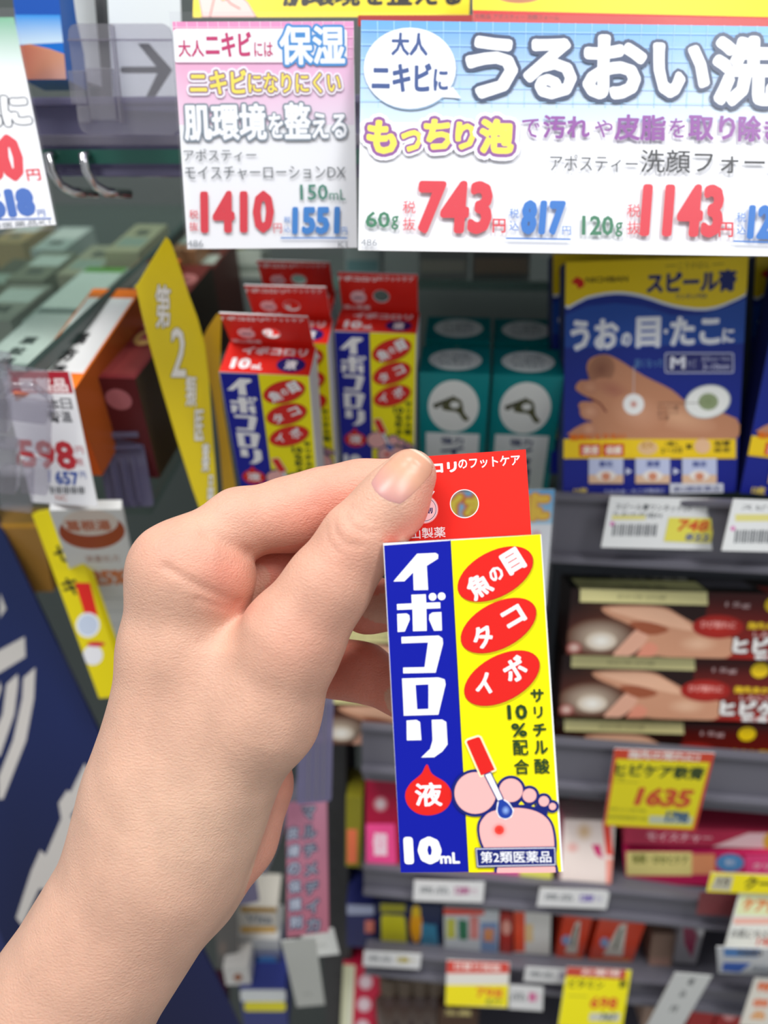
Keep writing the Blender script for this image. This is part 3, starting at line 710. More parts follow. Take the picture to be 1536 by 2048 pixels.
def build_hand(h=.0008):
    lo = np.array([-.148, -.200, .175]); hi = np.array([.022, .024, .300])
    n = np.ceil((hi - lo) / h).astype(int)
    # coarse pass finds the blocks that hold skin, the fine pass fills only those
    D = np.full(tuple(n), .01, np.float32); B = 12
    for i in range(0, n[0], B):
        for j in range(0, n[1], B):
            c = []
            ks = list(range(0, n[2], B))
            cen = np.array([lo + (np.array([i, j, k]) + B / 2) * h for k in ks])
            d = hand_base(cen)
            for k, dd in zip(ks, d):
                i1, j1, k1 = min(i + B, n[0]), min(j + B, n[1]), min(k + B, n[2])
                if abs(dd) < B * h * 1.1 + .003:
                    g = np.stack(np.meshgrid(np.arange(i, i1), np.arange(j, j1), np.arange(k, k1), indexing='ij'), -1) * h + lo
                    D[i:i1, j:j1, k:k1] = hand_sdf(g)
                else: D[i:i1, j:j1, k:k1] = dd
    V, Fc = surface_nets(D, lo, h)
    me = bpy.data.meshes.new('hand'); me.from_pydata(W(V).tolist(), [], Fc.tolist()); me.update(); me.shade_smooth()
    px = 768 + F * V[:, 0] / V[:, 2]; py = 1024 - F * V[:, 1] / V[:, 2]
    base = lin('CEA38D'); rosy = lin('D88A76'); pale = lin('E6C6AC')
    def blob(x, y, sx, sy, zmin=0, zmax=1): return np.exp(-((px - x) / sx) ** 2 - ((py - y) / sy) ** 2) * (V[:, 2] > zmin) * (V[:, 2] < zmax)
    r = .75 * blob(455, 1150, 60, 60) + .6 * blob(700, 1000, 130, 70, .226) + .35 * blob(600, 1050, 120, 60, .226) + .30 * blob(700, 1110, 110, 90) \
        + .28 * blob(610, 1280, 120, 90) + .45 * blob(465, 1215, 50, 20) + .25 * blob(330, 1100, 80, 60) + .9 * (V[:, 2] > .2435) * (px > 490) + .45 * blob(845, 960, 30, 70) + .5 * blob(590, 1110, 100, 50, .235)
    p = .5 * blob(815, 905, 40, 14) + .35 * blob(400, 1650, 200, 140)
    r = np.clip(r, 0, 1)[:, None]; p = np.clip(p, 0, 1)[:, None]
    c = base * (1 - r) + rosy * r; c = c * (1 - p) + pale * p
    ca = me.color_attributes.new('skin', 'FLOAT_COLOR', 'POINT'); cc = np.ones((len(V), 4), np.float32); cc[:, :3] = c
    ca.data.foreach_set('color', cc.ravel())
    o = bpy.data.objects.new('hand', me); COL.objects.link(o)
    m = bpy.data.materials.new('skin'); m.use_nodes = True; N = m.node_tree.nodes; L = m.node_tree.links; b = N['Principled BSDF']
    b.inputs['Roughness'].default_value = .48; b.inputs['Specular IOR Level'].default_value = .38
    b.inputs['Subsurface Weight'].default_value = .35; b.inputs['Subsurface Radius'].default_value = (.9, .35, .2); b.inputs['Subsurface Scale'].default_value = .0045
    a = N.new('ShaderNodeVertexColor'); a.layer_name = 'skin'
    tc = N.new('ShaderNodeTexCoord')
    n1 = N.new('ShaderNodeTexNoise'); n1.inputs['Scale'].default_value = 90; n1.inputs['Detail'].default_value = 5; L.new(tc.outputs['Object'], n1.inputs[0])
    cr = N.new('ShaderNodeMapRange'); cr.inputs[1].default_value = .35; cr.inputs[2].default_value = .65; cr.inputs[3].default_value = .93; cr.inputs[4].default_value = 1.05; L.new(n1.outputs[0], cr.inputs[0])
    mu = N.new('ShaderNodeVectorMath'); mu.operation = 'MULTIPLY'; L.new(a.outputs[0], mu.inputs[0]); L.new(cr.outputs[0], mu.inputs[1]); L.new(mu.outputs[0], b.inputs['Base Color'])
    # fine skin grain, stretched across the limb
    mp = N.new('ShaderNodeMapping'); mp.inputs['Rotation'].default_value = (0, math.radians(-35), 0); mp.inputs['Scale'].default_value = (700, 1500, 2300); L.new(tc.outputs['Object'], mp.inputs[0])
    n2 = N.new('ShaderNodeTexNoise'); n2.inputs['Scale'].default_value = 1; n2.inputs['Detail'].default_value = 3; L.new(mp.outputs[0], n2.inputs[0])
    vo = N.new('ShaderNodeTexVoronoi'); vo.inputs['Scale'].default_value = 1500; L.new(tc.outputs['Object'], vo.inputs[0])
    ad = N.new('ShaderNodeMath'); ad.operation = 'MULTIPLY_ADD'; ad.inputs[1].default_value = .4; L.new(vo.outputs[0], ad.inputs[0]); L.new(n2.outputs[0], ad.inputs[2])
    bp = N.new('ShaderNodeBump'); bp.inputs['Strength'].default_value = .42; bp.inputs['Distance'].default_value = .0006; L.new(ad.outputs[0], bp.inputs['Height']); L.new(bp.outputs[0], b.inputs['Normal'])
    me.materials.append(m)
    tag(o, 'bare left hand and forearm pinching the tab of the carton in the foreground', 'hand')
    # thumbnail
    nu, nv = 26, 22; vs = []; fs = []
    L2, Wd = .0093, .0066
    for i in range(nu):
        for j in range(nv):
            a_, b_ = -1 + 2 * i / (nu - 1), -1 + 2 * j / (nv - 1)
            la = a_ * L2; lb = b_ * Wd * (1 - .16 * max(-a_, 0) ** 2) 
            if a_ > .45: lb *= math.sqrt(max(1 - ((a_ - .45) / .62) ** 2, 0))
            if a_ < 0: la *= (1 - .22 * b_ * b_)
            q = NC + NAX * la + NS * lb + NN * .016
            for _ in range(40):
                d = float(hand_base(q)); q = q - NN * d * .9
                if d < 1e-5: break
            e = max(abs(b_), abs(a_) if a_ < 0 else 0)
            lift = .00020 * (1 - e ** 6) - .00012 * (e ** 10)
            q2 = q + NN * (lift + (.0003 if a_ > .6 else 0) * (1 - abs(b_) ** 3))
            vs.append(W(q2))
    for i in range(nu - 1):
        for j in range(nv - 1): fs.append((i * nv + j, (i + 1) * nv + j, (i + 1) * nv + j + 1, i * nv + j + 1))
    nl = mesh_obj('thumbnail', vs, fs, None, o, smooth=True); nl['label'] = 'glossy pink thumbnail'
    nm = bpy.data.materials.new('nail'); nm.use_nodes = True; b = nm.node_tree.nodes['Principled BSDF']
    b.inputs['Roughness'].default_value = .34; b.inputs['Specular IOR Level'].default_value = .4
    ca = nl.data.color_attributes.new('nail', 'FLOAT_COLOR', 'POINT'); cc = []
    for i in range(nu):
        a_ = -1 + 2 * i / (nu - 1); t = min(max((a_ + 1) / 1.1, 0), 1); k = lin('C08C8A') * (1 - t) + lin('CE9A80') * t
        if a_ > .86: k = lin('E8CDB8')
        cc += [(*k, 1)] * nv
    ca.data.foreach_set('color', np.array(cc, np.float32).ravel())
    at = nm.node_tree.nodes.new('ShaderNodeVertexColor'); at.layer_name = 'nail'; nm.node_tree.links.new(at.outputs[0], b.inputs['Base Color'])
    b.inputs['Subsurface Weight'].default_value = .2; b.inputs['Subsurface Radius'].default_value = (.8, .4, .3); b.inputs['Subsurface Scale'].default_value = .002
    nl.data.materials.append(nm)
    s = nl.modifiers.new('body', 'SOLIDIFY'); s.thickness = .0004; s.offset = -1
    print('HAND', len(V), 'tab z', [float(t @ FWD) for t in (TABF.TL, TABF.TL + TABF.u * TABF.w)])
build_hand()
# ------------------------------------------------------------------ products
def pose(TLpx, wpx, w, h, tilt=0, yaw=0, roll=0):
    """A front face of real size w x h whose top-left corner is seen at TLpx and whose top edge spans wpx pixels."""
    t, y, ro = map(math.radians, (tilt, yaw, roll))
    Rz = rotv(np.array([0, 0, y])); Rx = rotv(np.array([-t, 0, 0]))
    u = Rz @ np.array([1., 0, 0]); v = Rz @ Rx @ np.array([0, 0, -1.]); n = np.cross(u, v)
    R = rotv(n * ro + 1e-15); u, v = R @ u, R @ v
    TL = ray(*TLpx) * (w * F / wpx)
    return Frame(TL, u, v, w, h)
remedies = [((438, 743), 182, -22, 2, 2, -25, 'bright red-topped corn remover carton heading the left file, by the yellow sign'),
            ((487, 682), 169, -20, 2, 1, -24, 'shaded corn remover carton directly behind the front carton of the left file'),
            ((511, 622), 152, -20, 2, 1, -24, 'darkest corn remover carton at the back of the left file'),
            ((668, 661), 165, -16, 0, 1, -18, 'shaded corn remover carton standing alone beside the teal cartons')]
for p, wp, ti, ya, ro, tb, lab in remedies:
    o = dup(remedy); fr = pose(p, wp, HB.w, HB.h, ti, ya, ro); o.matrix_world = fr.matrix(); o['label'] = lab
    for ch in o.children:
        if ch.name.startswith('hanging_tab'):
            ch.matrix_basis = TABM @ Matrix.Rotation(math.radians(-tb), 4, 'X')
            k = tab.children[0].copy(); COL.objects.link(k); k.parent = ch
# teal cartons
TW, TH, TD = .038, .092, .026
fr0 = facet(TW, TH); A = Art(fr0, 'uv'); A.full('0C8C90')
A.ell(.5, .24, .37, .19, 'F1F4F0'); A.poly([(.40, .19), (.52, .17), (.62, .20), (.66, .28), (.74, .33), (.66, .34), (.56, .28), (.40, .27), (.33, .25)], '5A5C3E', smooth=4)
A.ell(.52, .225, .07, .025, 'F1F4F0')
for i in range(5): A.ell(.25 + .06 * i, .235 - .016 * i, .045 - .005 * i, .02 - .002 * i, '4A4C36')
A.rect(.1, .44, .9, .97, 'EEF2F2'); A.text('強力', .33, .47, .67, .53, '1C2C66', .03)
A.vtext('イボコロリ', .5, .54, .93, .001, '1C2C66')
for i, ch in enumerate('イボコロリ'): A.text(ch, .32, .545 + .08 * i, .68, .615 + .08 * i, '1C2C66', .09)
ft = facet(TW, TD); B = Art(ft, 'uv'); B.full('0A7C82'); B.ell(.5, .5, .38, .40, 'DDE6E6')
for i, t in enumerate(('タコ・ウオの目に', 'とって貼るだけ', 'やわらかく')): B.text(t, .26 + .02 * (i != 1), .25 + .17 * i, .74 - .02 * (i != 1), .38 + .17 * i, '3A5A6A', .02)
teal = carton('teal_carton', pose((838, 744), 141, TW, TH, -19, 0, 0), TD, '', 'carton', A, col='0A8086', group='teal foot care cartons', top=B)
tl = [((838, 744), 141, 'teal carton with a footprint circle, front of the left column'), ((986, 748), 141, 'teal carton with a footprint circle, front of the right column by the blue hanging box'),
      ((850, 678), 130, 'teal carton behind the front carton of the left column'), ((988, 682), 130, 'teal carton behind the front carton of the right column')]
for i, (p, wp, lab) in enumerate(tl):
    o = teal if i == 0 else dup(teal); o.matrix_world = pose(p, wp, TW, TH, -19, 0, 0).matrix(); o['label'] = lab

# corn plaster boxes
def a6(x, y): return (820 + x / 2.145, 490 + y / 2.145)
f = quad([(1131, 524), (1497, 512), (1472, 984), (1126, 992)], .415, tilt=6, sig=8)
A = Art(f); A.full('1A3590', '16208A')
A.poly([a6(665, 300), a6(760, 262), a6(880, 250), a6(1000, 262), a6(1120, 300), a6(1250, 300), a6(1380, 260), a6(1450, 230), a6(1450, 420), a6(660, 440)], '2450A8')
A.poly([a6(*p) for p in spline([(655, 70), (1460, 30), (1460, 190), (1380, 248), (1270, 282), (1130, 268), (990, 225), (880, 212), (760, 232), (655, 270)], 3)], 'DDE6EE')
A.poly([a6(*p) for p in spline([(655, 70), (1460, 30), (1460, 182), (1380, 238), (1270, 270), (1130, 256), (990, 212), (880, 200), (760, 220), (655, 258)], 3)], 'F0D21C')
A.poly([a6(690, 160), a6(715, 135), a6(745, 150), a6(748, 175), a6(722, 190), a6(715, 172)], 'D42A20'); A.text('NICHIBAN', *a6(755, 135), *a6(935, 160), '4A3A18', .04)
A.text('こうかばん', *a6(1150, 72), *a6(1285, 100), '7A6A20'); A.stroke([a6(1095, 90), a6(1140, 88)], '7A6A20', .8); A.stroke([a6(1298, 84), a6(1345, 80)], '7A6A20', .8)
A.text('スピール膏', *a6(1015, 110), *a6(1400, 205), '1A2A6C', .05); A.text('ワンタッチEX', *a6(1140, 208), *a6(1275, 232), '1A2A6C', .02)
for t, b in (('うお', (688, 318, 895, 452)), ('の', (905, 375, 950, 435)), ('目', (968, 308, 1075, 440)), ('・', (1088, 360, 1106, 382)), ('たこ', (1115, 305, 1332, 430)), ('に', (1338, 358, 1390, 420))):
    A.text(t, *a6(*b[:2]), *a6(*b[2:]), 'EEF2F8', .05, out=[('2B5CB8', .04)])
A.rrect(*a6(1092, 462), *a6(1388, 550), 'C6CCE8', 5); A.rrect(*a6(1097, 467), *a6(1383, 545), '2A2E70', 4)
A.text('M', *a6(1115, 478), *a6(1180, 532), 'E8EAF4', .06); A.text('サイズ', *a6(1188, 490), *a6(1225, 530), 'B8BCDC'); A.text('直径5mm～10mm', *a6(1250, 475), *a6(1375, 500), 'B8BCDC'); A.text('3~10mm', *a6(1255, 508), *a6(1370, 535), 'B8BCDC', .03)
A.text('固くなった', *a6(965, 490), *a6(1085, 525), '6FA0D8')
foot = [(770, 490), (830, 470), (890, 490), (1000, 560), (1120, 620), (1200, 680), (1400, 745), (1400, 830), (720, 830), (735, 770), (780, 760), (725, 700), (735, 672), (790, 670), (710, 620), (735, 580), (790, 590), (758, 540)]
A.poly([a6(*p) for p in spline(foot, 3)], 'C58A68')
A.ell(*a6(820, 535), 26, 30, '8A5844', 35, edge='A87458')
A.ell(*a6(870, 620), 42, 20, 'B0705A', 20, edge='C58A68'); A.ell(*a6(1150, 740), 80, 26, 'E0AC88', 14, edge='C98F6E'); A.ell(*a6(980, 720), 60, 40, 'D8A080', 10, edge='C58A68')
A.ell(*a6(770, 610), 18, 15, 'D09878', edge='BC8062'); A.ell(*a6(770, 715), 20, 17, 'DCA484', edge='C08466'); A.ell(*a6(765, 790), 16, 14, 'DCA484', edge='C08466'); A.stroke([a6(770, 655), a6(815, 680), a6(840, 715)], '8A4A3C', 2)
A.ell(*a6(958, 683), 21, 21, 'F6F6F4'); A.ell(*a6(958, 683), 7, 7, 'C8604C', edge='E8D0C8'); A.stroke([a6(958, 640), a6(960, 520)], 'D8D8E0', .6)
A.ell(*a6(1275, 672), 44, 31, 'F4F6F2', -12, out=[('B8C0C0', .0006)]); A.ell(*a6(1278, 672), 20, 17, '8A9A6E', edge='98A67E'); A.stroke([a6(1060, 678), a6(1250, 678)], '5A4A40', .6)
for i, t in enumerate(('サリチル酸', 'SPパット', 'つき')): A.text(t, *a6(1060, 690 + 22 * i), *a6(1150 - 40 * (i == 2), 706 + 22 * i), '5A4038')
A.rect(*a6(655, 832), *a6(1396, 905), 'F6D020'); A.rect(*a6(655, 905), *a6(1396, 916), 'F0C818')
A.text('確実にとりたい', *a6(682, 808), *a6(925, 838), 'E07018', .05); 
for x, t in ((725, '浸透'), (825, '保護')): A.rect(*a6(x, 852), *a6(x + 92, 905), 'D84828'); A.text(t, *a6(x + 12, 862), *a6(x + 82, 898), 'F8E8D8', .04)
A.ell(*a6(1018, 870), 20, 14, 'E8C090'); A.text('EX', *a6(995, 845), *a6(1045, 870), 'C89030', .03); A.text('1週に', *a6(1095, 842), *a6(1150, 862), '3A3020', .02); A.text('2～3日', *a6(1075, 868), *a6(1165, 892), '3A3020', .02)
A.text('×', *a6(1182, 852), *a6(1208, 876), '2A2420', .1); A.ell(*a6(1252, 862), 16, 15, 'ECC098'); A.text('貼替', *a6(1305, 838), *a6(1372, 862), '3A3020', .02); A.text('目安', *a6(1305, 868), *a6(1372, 888), '3A3020', .02)
for x, t in ((765, '軟化'), (965, '浸透'), (1165, '除去')):
    A.rect(*a6(x, 915), *a6(x + 148, 1022), 'C2CAE8'); A.rect(*a6(x, 985), *a6(x + 148, 1022), 'E4C0A0'); A.text(t, *a6(x + 45, 925), *a6(x + 105, 952), '3A4A90', .04); A.ell(*a6(x + 74, 988), 20, 10, 'F0E8E0'); A.ell(*a6(x + 74, 992), 9, 8, 'D89070')
for x in (925, 1128): A.poly([a6(x, 955), a6(x + 26, 970), a6(x, 985)], 'D8DCF0')
A.text('12枚', *a6(700, 1040), *a6(760, 1072), 'D8C060', .05); A.text('うおのめ・たこの除去に', *a6(830, 1045), *a6(1090, 1065), 'C0C6E4', .02)
A.rect(*a6(1112, 1022), *a6(1340, 1068), 'DADDE8'); A.text('第2類医薬品', *a6(1125, 1032), *a6(1328, 1058), '5A6090', .02)
plaster = carton('corn_plaster_box', f, .016, 'navy and yellow hanging box with a bare foot picture, facing the viewer at right', 'box', A, col='151C58', group='corn plaster boxes')
o = dup(plaster); o.matrix_world = quad([(1562, 560), (1925, 590), (1830, 1015), (1463, 985)], .418, tilt=4, sig=9).matrix(); o['label'] = 'navy and yellow foot picture box cut off by the right edge of the frame'
for k, (dx, dy, lab) in enumerate(((-.004, .03, 'dark corn plaster box directly behind the front foot picture box'), (.105, .034, 'dark corn plaster box in the second row at the right edge'))):
    o = dup(plaster); o.matrix_world = Matrix.Translation((dx, dy, .001)) @ plaster.matrix_world; o['label'] = lab
# the small light-blue card behind the held carton
f = quad([(872, 986), (1110, 978), (1090, 1212), (872, 1216)], .372, tilt=8)
A = Art(f); A.full('EDF1F4'); A.poly([(865, 975), (1115, 975), (1106, 1048), (865, 1050)], 'x', cols=['6CB4DC', '5AAAE0', 'A8D4EC', 'A8D4EC'])
A.text('イボ', 880, 985, 980, 1040, 'F2D83A', .06, out=[('D8702C', .09)]); A.text('タコに', 985, 985, 1098, 1042, 'F2C83A', .06, out=[('E0A040', .07)]); A.ell(1072, 1068, 10, 8, 'EBC4D0')
A.text('フットケア', 900, 1110, 1060, 1130, '8A9098'); A.stroke([(900, 1150), (1050, 1150)], '9FC0D8', 1)
sheet('shelf_card', f, 'small pale blue card with orange lettering half hidden behind the held carton', 'card', A, sleeve=(.001, .001, .001, .001))
def tagcard(c, Y, label, art, tilt=-8, cat='price tag', name='price_tag', group=None, col='EEF0EF'):
    f = quad(c, Y, tilt, sig=12); A = Art(f); art(A, f); return sheet(name, f, label, cat, A, col=col, group=group)
def lines(A, pts, n, col, w=.8):                         # rows of small print
    (x0, y0), (x1, y1) = pts
    for i in range(n):
        y = y0 + (y1 - y0) * i / max(n - 1, 1); A.text('定価表示商品名', x0, y - w, x1, y + w, col)
def t748(A, f):
    A.full('ECEEEE'); A.text('スピール膏ワンタッチEX', *a6(880, 1112), *a6(1210, 1140), '50555A', .02); A.text('うおの目用M', *a6(868, 1148), *a6(1080, 1170), '50555A', .02)
    A.rect(*a6(865, 1160), *a6(1010, 1178), 'E8E08A'); A.ell(*a6(868, 1196), 5, 5, 'E08AC0')
    for i in range(16): A.stroke([a6(875 + i * 12, 1200), a6(870 + i * 12, 1245)], '6A6E74', 1.2 if i % 3 else 2)
    A.poly([a6(1110, 1168), a6(1312, 1172), a6(1288, 1278), a6(1088, 1270)], 'EDE45C'); A.text('748', *a6(1148, 1178), *a6(1282, 1228), 'DC5A34', .055, shear=.1); A.text('円', *a6(1286, 1205), *a6(1306, 1228), 'DC5A34'); A.text('822', *a6(1180, 1238), *a6(1285, 1268), '4A5AA0', .05); A.stroke([a6(1280, 1120), a6(1272, 1160)], 'A0A4A8', 1)
tagcard([a6(862, 1078), a6(1364, 1092), a6(1314, 1310), a6(818, 1296)], .386, 'white shelf tag reading 748 on a yellow patch under the foot picture box', t748, tilt=15)
def t748b(A, f):
    A.full('ECEEEE'); A.text('スピール膏', *a6(1422, 1118), *a6(1700, 1140), '50555A', .02); A.rect(*a6(1395, 1155), *a6(1560, 1185), 'E8E08A'); A.ell(*a6(1385, 1216), 5, 5, 'E08AC0')
    for i in range(16): A.stroke([a6(1400 + i * 12, 1225), a6(1394 + i * 12, 1275)], '6A6E74', 1.4 if i % 3 else 2)
    A.rect(*a6(1620, 1190), *a6(1820, 1290), 'EDE45C')
tagcard([a6(1394, 1092), a6(1900, 1106), a6(1850, 1326), a6(1330, 1309)], .386, 'white shelf tag cut off by the right edge of the frame, beside the 748 tag', t748b, tilt=15)

# brown hand-cream cartons
def z5(x, y): return (1090 + x / 3.444, 1080 + y / 3.444)
f = quad([(1146, 1178), (1668, 1190), (1650, 1323), (1128, 1308)], .402, tilt=0, sig=5)
H = lambda zx, zy: ((zx - 145) / 1790, (zy - 338) / 450)
A = Art(f, 'uv'); A.full('24100E'); A.poly([(.52, 0), (1, 0), (1, 1), (.52, 1)], 'x', cols=['3A0E0C', '4A1210', 'B82018', '8A2018'])
A.poly([H(150, 440), H(420, 450), H(700, 500), H(760, 790), H(150, 790)], 'x', cols=['20100E', '6A3A20', '5A3222', '4A2A20', '602A20'])
A.ell(*H(370, 660), .13, .28, 'C8B8A4', edge='5A3424'); A.ell(*H(380, 690), .06, .14, 'EEEDE6', edge='C8B8A4'); A.ell(*H(200, 740), .03, .09, 'E0C8BC', edge='8A2A20')
A.poly([H(*p) for p in spline([(372, 455), (560, 440), (780, 446), (900, 500), (1020, 560), (1150, 620), (1310, 660), (1290, 760), (1150, 815), (930, 805), (780, 780), (700, 790), (640, 700), (700, 640), (560, 570), (400, 505)], 3)], 'C89274')
A.poly([H(*p) for p in spline([(400, 470), (600, 455), (780, 462), (930, 530), (1000, 600), (800, 570), (560, 520)], 3)], 'E2B294')
A.poly([H(*p) for p in spline([(620, 600), (700, 610), (680, 700), (580, 790), (470, 790), (540, 690)], 3)], 'D8A48C'); A.poly([H(*p) for p in spline([(560, 560), (700, 550), (840, 600), (700, 640)], 3)], '9A5438')
A.poly([H(*p) for p in spline([(700, 690), (780, 730), (720, 800), (630, 800)], 3)], 'D88C74'); A.ell(*H(1050, 690), .08, .14, 'E0B698', edge='C89274')
A.ell(*H(1170, 570), .098, .18, 'B8281C', edge='98201A'); A.text('ひび割れに', *H(1050, 530), *H(1290, 580), 'E8A098', .03)
A.text('指先あかぎれに', *H(1370, 530), *H(1800, 580), 'E8C428', .05); A.text('しみにくい', *H(1420, 595), *H(1700, 635), 'E8C0BC', .02)
A.text('ヒビケア', *H(1290, 635), *H(1830, 750), 'F0EEEC', .06, out=[('3A1210', .08)]); A.text('軟膏', *H(1450, 755), *H(1640, 788), 'F0EEEC', .05)
A.poly([H(205, 338), H(1065, 338), H(1080, 425), H(210, 425)], 'E8E0A0'); A.text('指先の深いひび割れ・あかぎれ治療薬', *H(460, 365), *H(790, 400), '8A8458'); A.text('15g', *H(1200, 400), *H(1370, 440), 'C0A0A0', .03)
A.ell(*H(1530, 410), .035, .12, 'F0CC18')
T = Art(facet(f.w, .028), 'uv'); T.full('1A0E0E'); T.rect(.03, .32, .52, 1, 'C8C088'); T.text('治療薬', .2, .6, .38, .85, '6A6444'); T.text('ヒビケア軟膏', .2, .05, .50, .25, 'B0A8A0', .02); T.rect(.53, .1, .72, .7, '4A4450'); T.rect(.74, .55, 1, 1, '8A2A28')
cream = carton('brown_cream_carton', f, .028, 'long brown carton with pictured hands, topmost of the right stack', 'carton', A, col='1E0F0E', group='brown cream cartons', top=T)
for i, (c, lab) in enumerate((([(1128, 1309), (1650, 1324), (1632, 1452), (1114, 1437)], 'long brown carton with pictured hands, second in the right stack'),
    ([(1114, 1438), (1632, 1453), (1618, 1560), (1104, 1545)], 'long brown carton with pictured hands, low in the right stack behind the rail'),
    ([(600, 1262), (1095, 1266), (1085, 1390), (606, 1384)], 'brown cream carton behind the fingers, upper one of the hidden stack'),
    ([(606, 1386), (1085, 1391), (1075, 1510), (612, 1502)], 'brown cream carton behind the held carton, lower one of the hidden stack'))):
    fr = quad(c, .402, tilt=0, sig=4); fr2 = Frame(fr.TL, fr.u, fr.v, f.w, f.h); o = dup(cream); o.matrix_world = fr2.matrix(); o['label'] = lab
    if i > 2: o.matrix_world = o.matrix_world @ Matrix.Scale(.93, 4, (1, 0, 0))

def z6(x, y): return (1090 + x / 3.444, 1480 + y / 3.444)
def t1635(A, f):
    A.full('D8482C'); A.poly([z6(492, 128), z6(1135, 155), z6(1015, 612), z6(418, 585)], 'F2E414'); A.text('指先の荒れに!', *z6(570, 82), *z6(1070, 138), 'F4E4DC', .05)
    A.text('ヒビケア軟膏', *z6(480, 170), *z6(1100, 262), '3A4A1C', .04); A.text('15g', *z6(470, 245), *z6(545, 272), '6A6A1C'); A.stroke([z6(470, 285), z6(640, 292)], '6A6A1C', .8)
    A.text('1635', *z6(630, 335), *z6(1010, 458), 'D8582C', .04, out=[('C83C24', .025)], shear=.1); A.text('税込価格', *z6(440, 470), *z6(700, 490), '9A9A2C'); A.text('指定医薬部外品', *z6(430, 520), *z6(700, 545), '8A9030')
    A.poly([z6(720, 520), z6(1020, 530), z6(1005, 580), z6(715, 572)], 'C8D0B8'); A.text('1798', *z6(830, 490), *z6(990, 570), '4A6A88', .05)
tagcard([z6(478, 58), z6(1172, 92), z6(1035, 625), z6(403, 590)], .378, 'yellow and red sale card reading 1635 in front of the pink cartons', t1635, tilt=2, name='sale_card', cat='sale card')
def art_box(name, c, Y, depth, label, col, fn, tilt=0, cat='carton', group=None, top=None, sig=5):
    fr = quad(c, Y, tilt, sig=sig); A = Art(fr); A.full(col); fn(A) if fn else None
    T = None
    if top: T = Art(facet(fr.w, depth), 'uv'); T.full(top)
    return carton(name, fr, depth, label, cat, A, col=col, group=group, top=T)
art_box('pink_carton', [z6(535, 748), z6(1800, 800), z6(1790, 1010), z6(562, 1000)], .402, .05, 'long crimson carton with a cream label at the front of the pink stack', 'C8205C',
    lambda A: (A.rect(*z6(560, 768), *z6(1012, 932), 'F2E490'), A.text('角質・かかとケア', *z6(600, 790), *z6(985, 855), '8A8A40', .03), A.rect(*z6(1012, 785), *z6(1170, 925), 'F0A070'), A.ell(*z6(1275, 845), 28, 18, '5A9AD0'), A.text('新', *z6(1240, 820), *z6(1310, 865), 'DDE8F0'), A.rect(*z6(1380, 790), *z6(1800, 930), 'F0508C'), A.text('クリーム', *z6(1430, 850), *z6(1700, 890), 'F8D8E0', .04)), group='pink cartons')
art_box('pink_carton', [z6(556, 600), z6(1800, 640), z6(1790, 755), z6(540, 716)], .403, .05, 'crimson carton with white script lying second in the pink stack', 'B83050',
    lambda A: (A.text('モイスチャー', *z6(700, 640), *z6(1150, 700), 'F0B8C0', .03), A.poly([z6(1150, 740), z6(1400, 640), z6(1800, 600), z6(1800, 800)], 'EBC8CC'), A.ell(*z6(1550, 700), 14, 18, 'E0B040')), group='pink cartons')
art_box('pink_carton', [z6(1040, 440), z6(1800, 455), z6(1790, 640), z6(1030, 615)], .458, .05, 'peach and magenta carton topmost of the pink stack behind the sale card', 'E8607C',
    lambda A: (A.rect(*z6(1060, 530), *z6(1360, 610), 'F09070'), A.ell(*z6(1280, 500), 28, 16, '3A7A98'), A.poly([z6(1360, 440), z6(1800, 440), z6(1450, 620), z6(1380, 610)], 'C81068')), group='pink cartons')
art_box('bright_carton', [z6(180, 545), z6(440, 560), z6(498, 1015), z6(60, 1005)], .401, .03, 'white and salmon carton glowing in the light right of the held carton base', 'F4E4DC',
    lambda A: (A.poly([z6(395, 560), z6(450, 560), z6(500, 800), z6(420, 790)], 'F05040'), A.ell(*z6(270, 630), 20, 22, 'D8B078', edge='F4E4DC'), A.ell(*z6(190, 740), 16, 14, 'F0A8A0', edge='F4E4DC'), A.poly([z6(320, 720), z6(380, 720), z6(400, 820), z6(350, 790)], 'D83878'), A.rect(*z6(420, 820), *z6(495, 1010), 'F8A090')), tilt=-6)
art_box('magenta_carton', [z6(215, 465), z6(400, 470), z6(395, 700), z6(200, 700)], .44, .03, 'magenta carton just above and behind the bright white carton', 'D01468', None)
def z7(x, y): return (560 + x / 2.793, 1540 + y / 2.793)
art_box('crimson_carton', [z7(500, 20), z7(650, 20), z7(690, 545), z7(460, 535)], .401, .03, 'crimson and pink carton left of the held carton base', 'A80C38',
    lambda A: (A.ell(*z7(562, 190), 15, 16, 'DDE0E0', edge='C04A60'), A.poly([z7(480, 300), z7(640, 300), z7(650, 525), z7(465, 525)], 'F04C90'), A.text('保湿', *z7(520, 350), *z7(600, 480), 'F8D8E4', .03)))
art_box('yellow_carton', [z7(375, 150), z7(455, 160), z7(460, 540), z7(360, 540)], .402, .03, 'narrow yellow carton with an orange patch beside the dark upright', '8A8420',
    lambda A: (A.rect(*z7(375, 330), *z7(430, 520), 'F07850'),))
art_box('mixed_carton', [(812, 1560), (1100, 1575), (1106, 1755), (820, 1746)], .401, .03, 'pink and yellow carton almost hidden behind the held carton base', 'E8589C',
    lambda A: (A.rect(815, 1700, 960, 1760, 'E8B020'), A.rect(1040, 1700, 1105, 1762, 'E8E46A')))
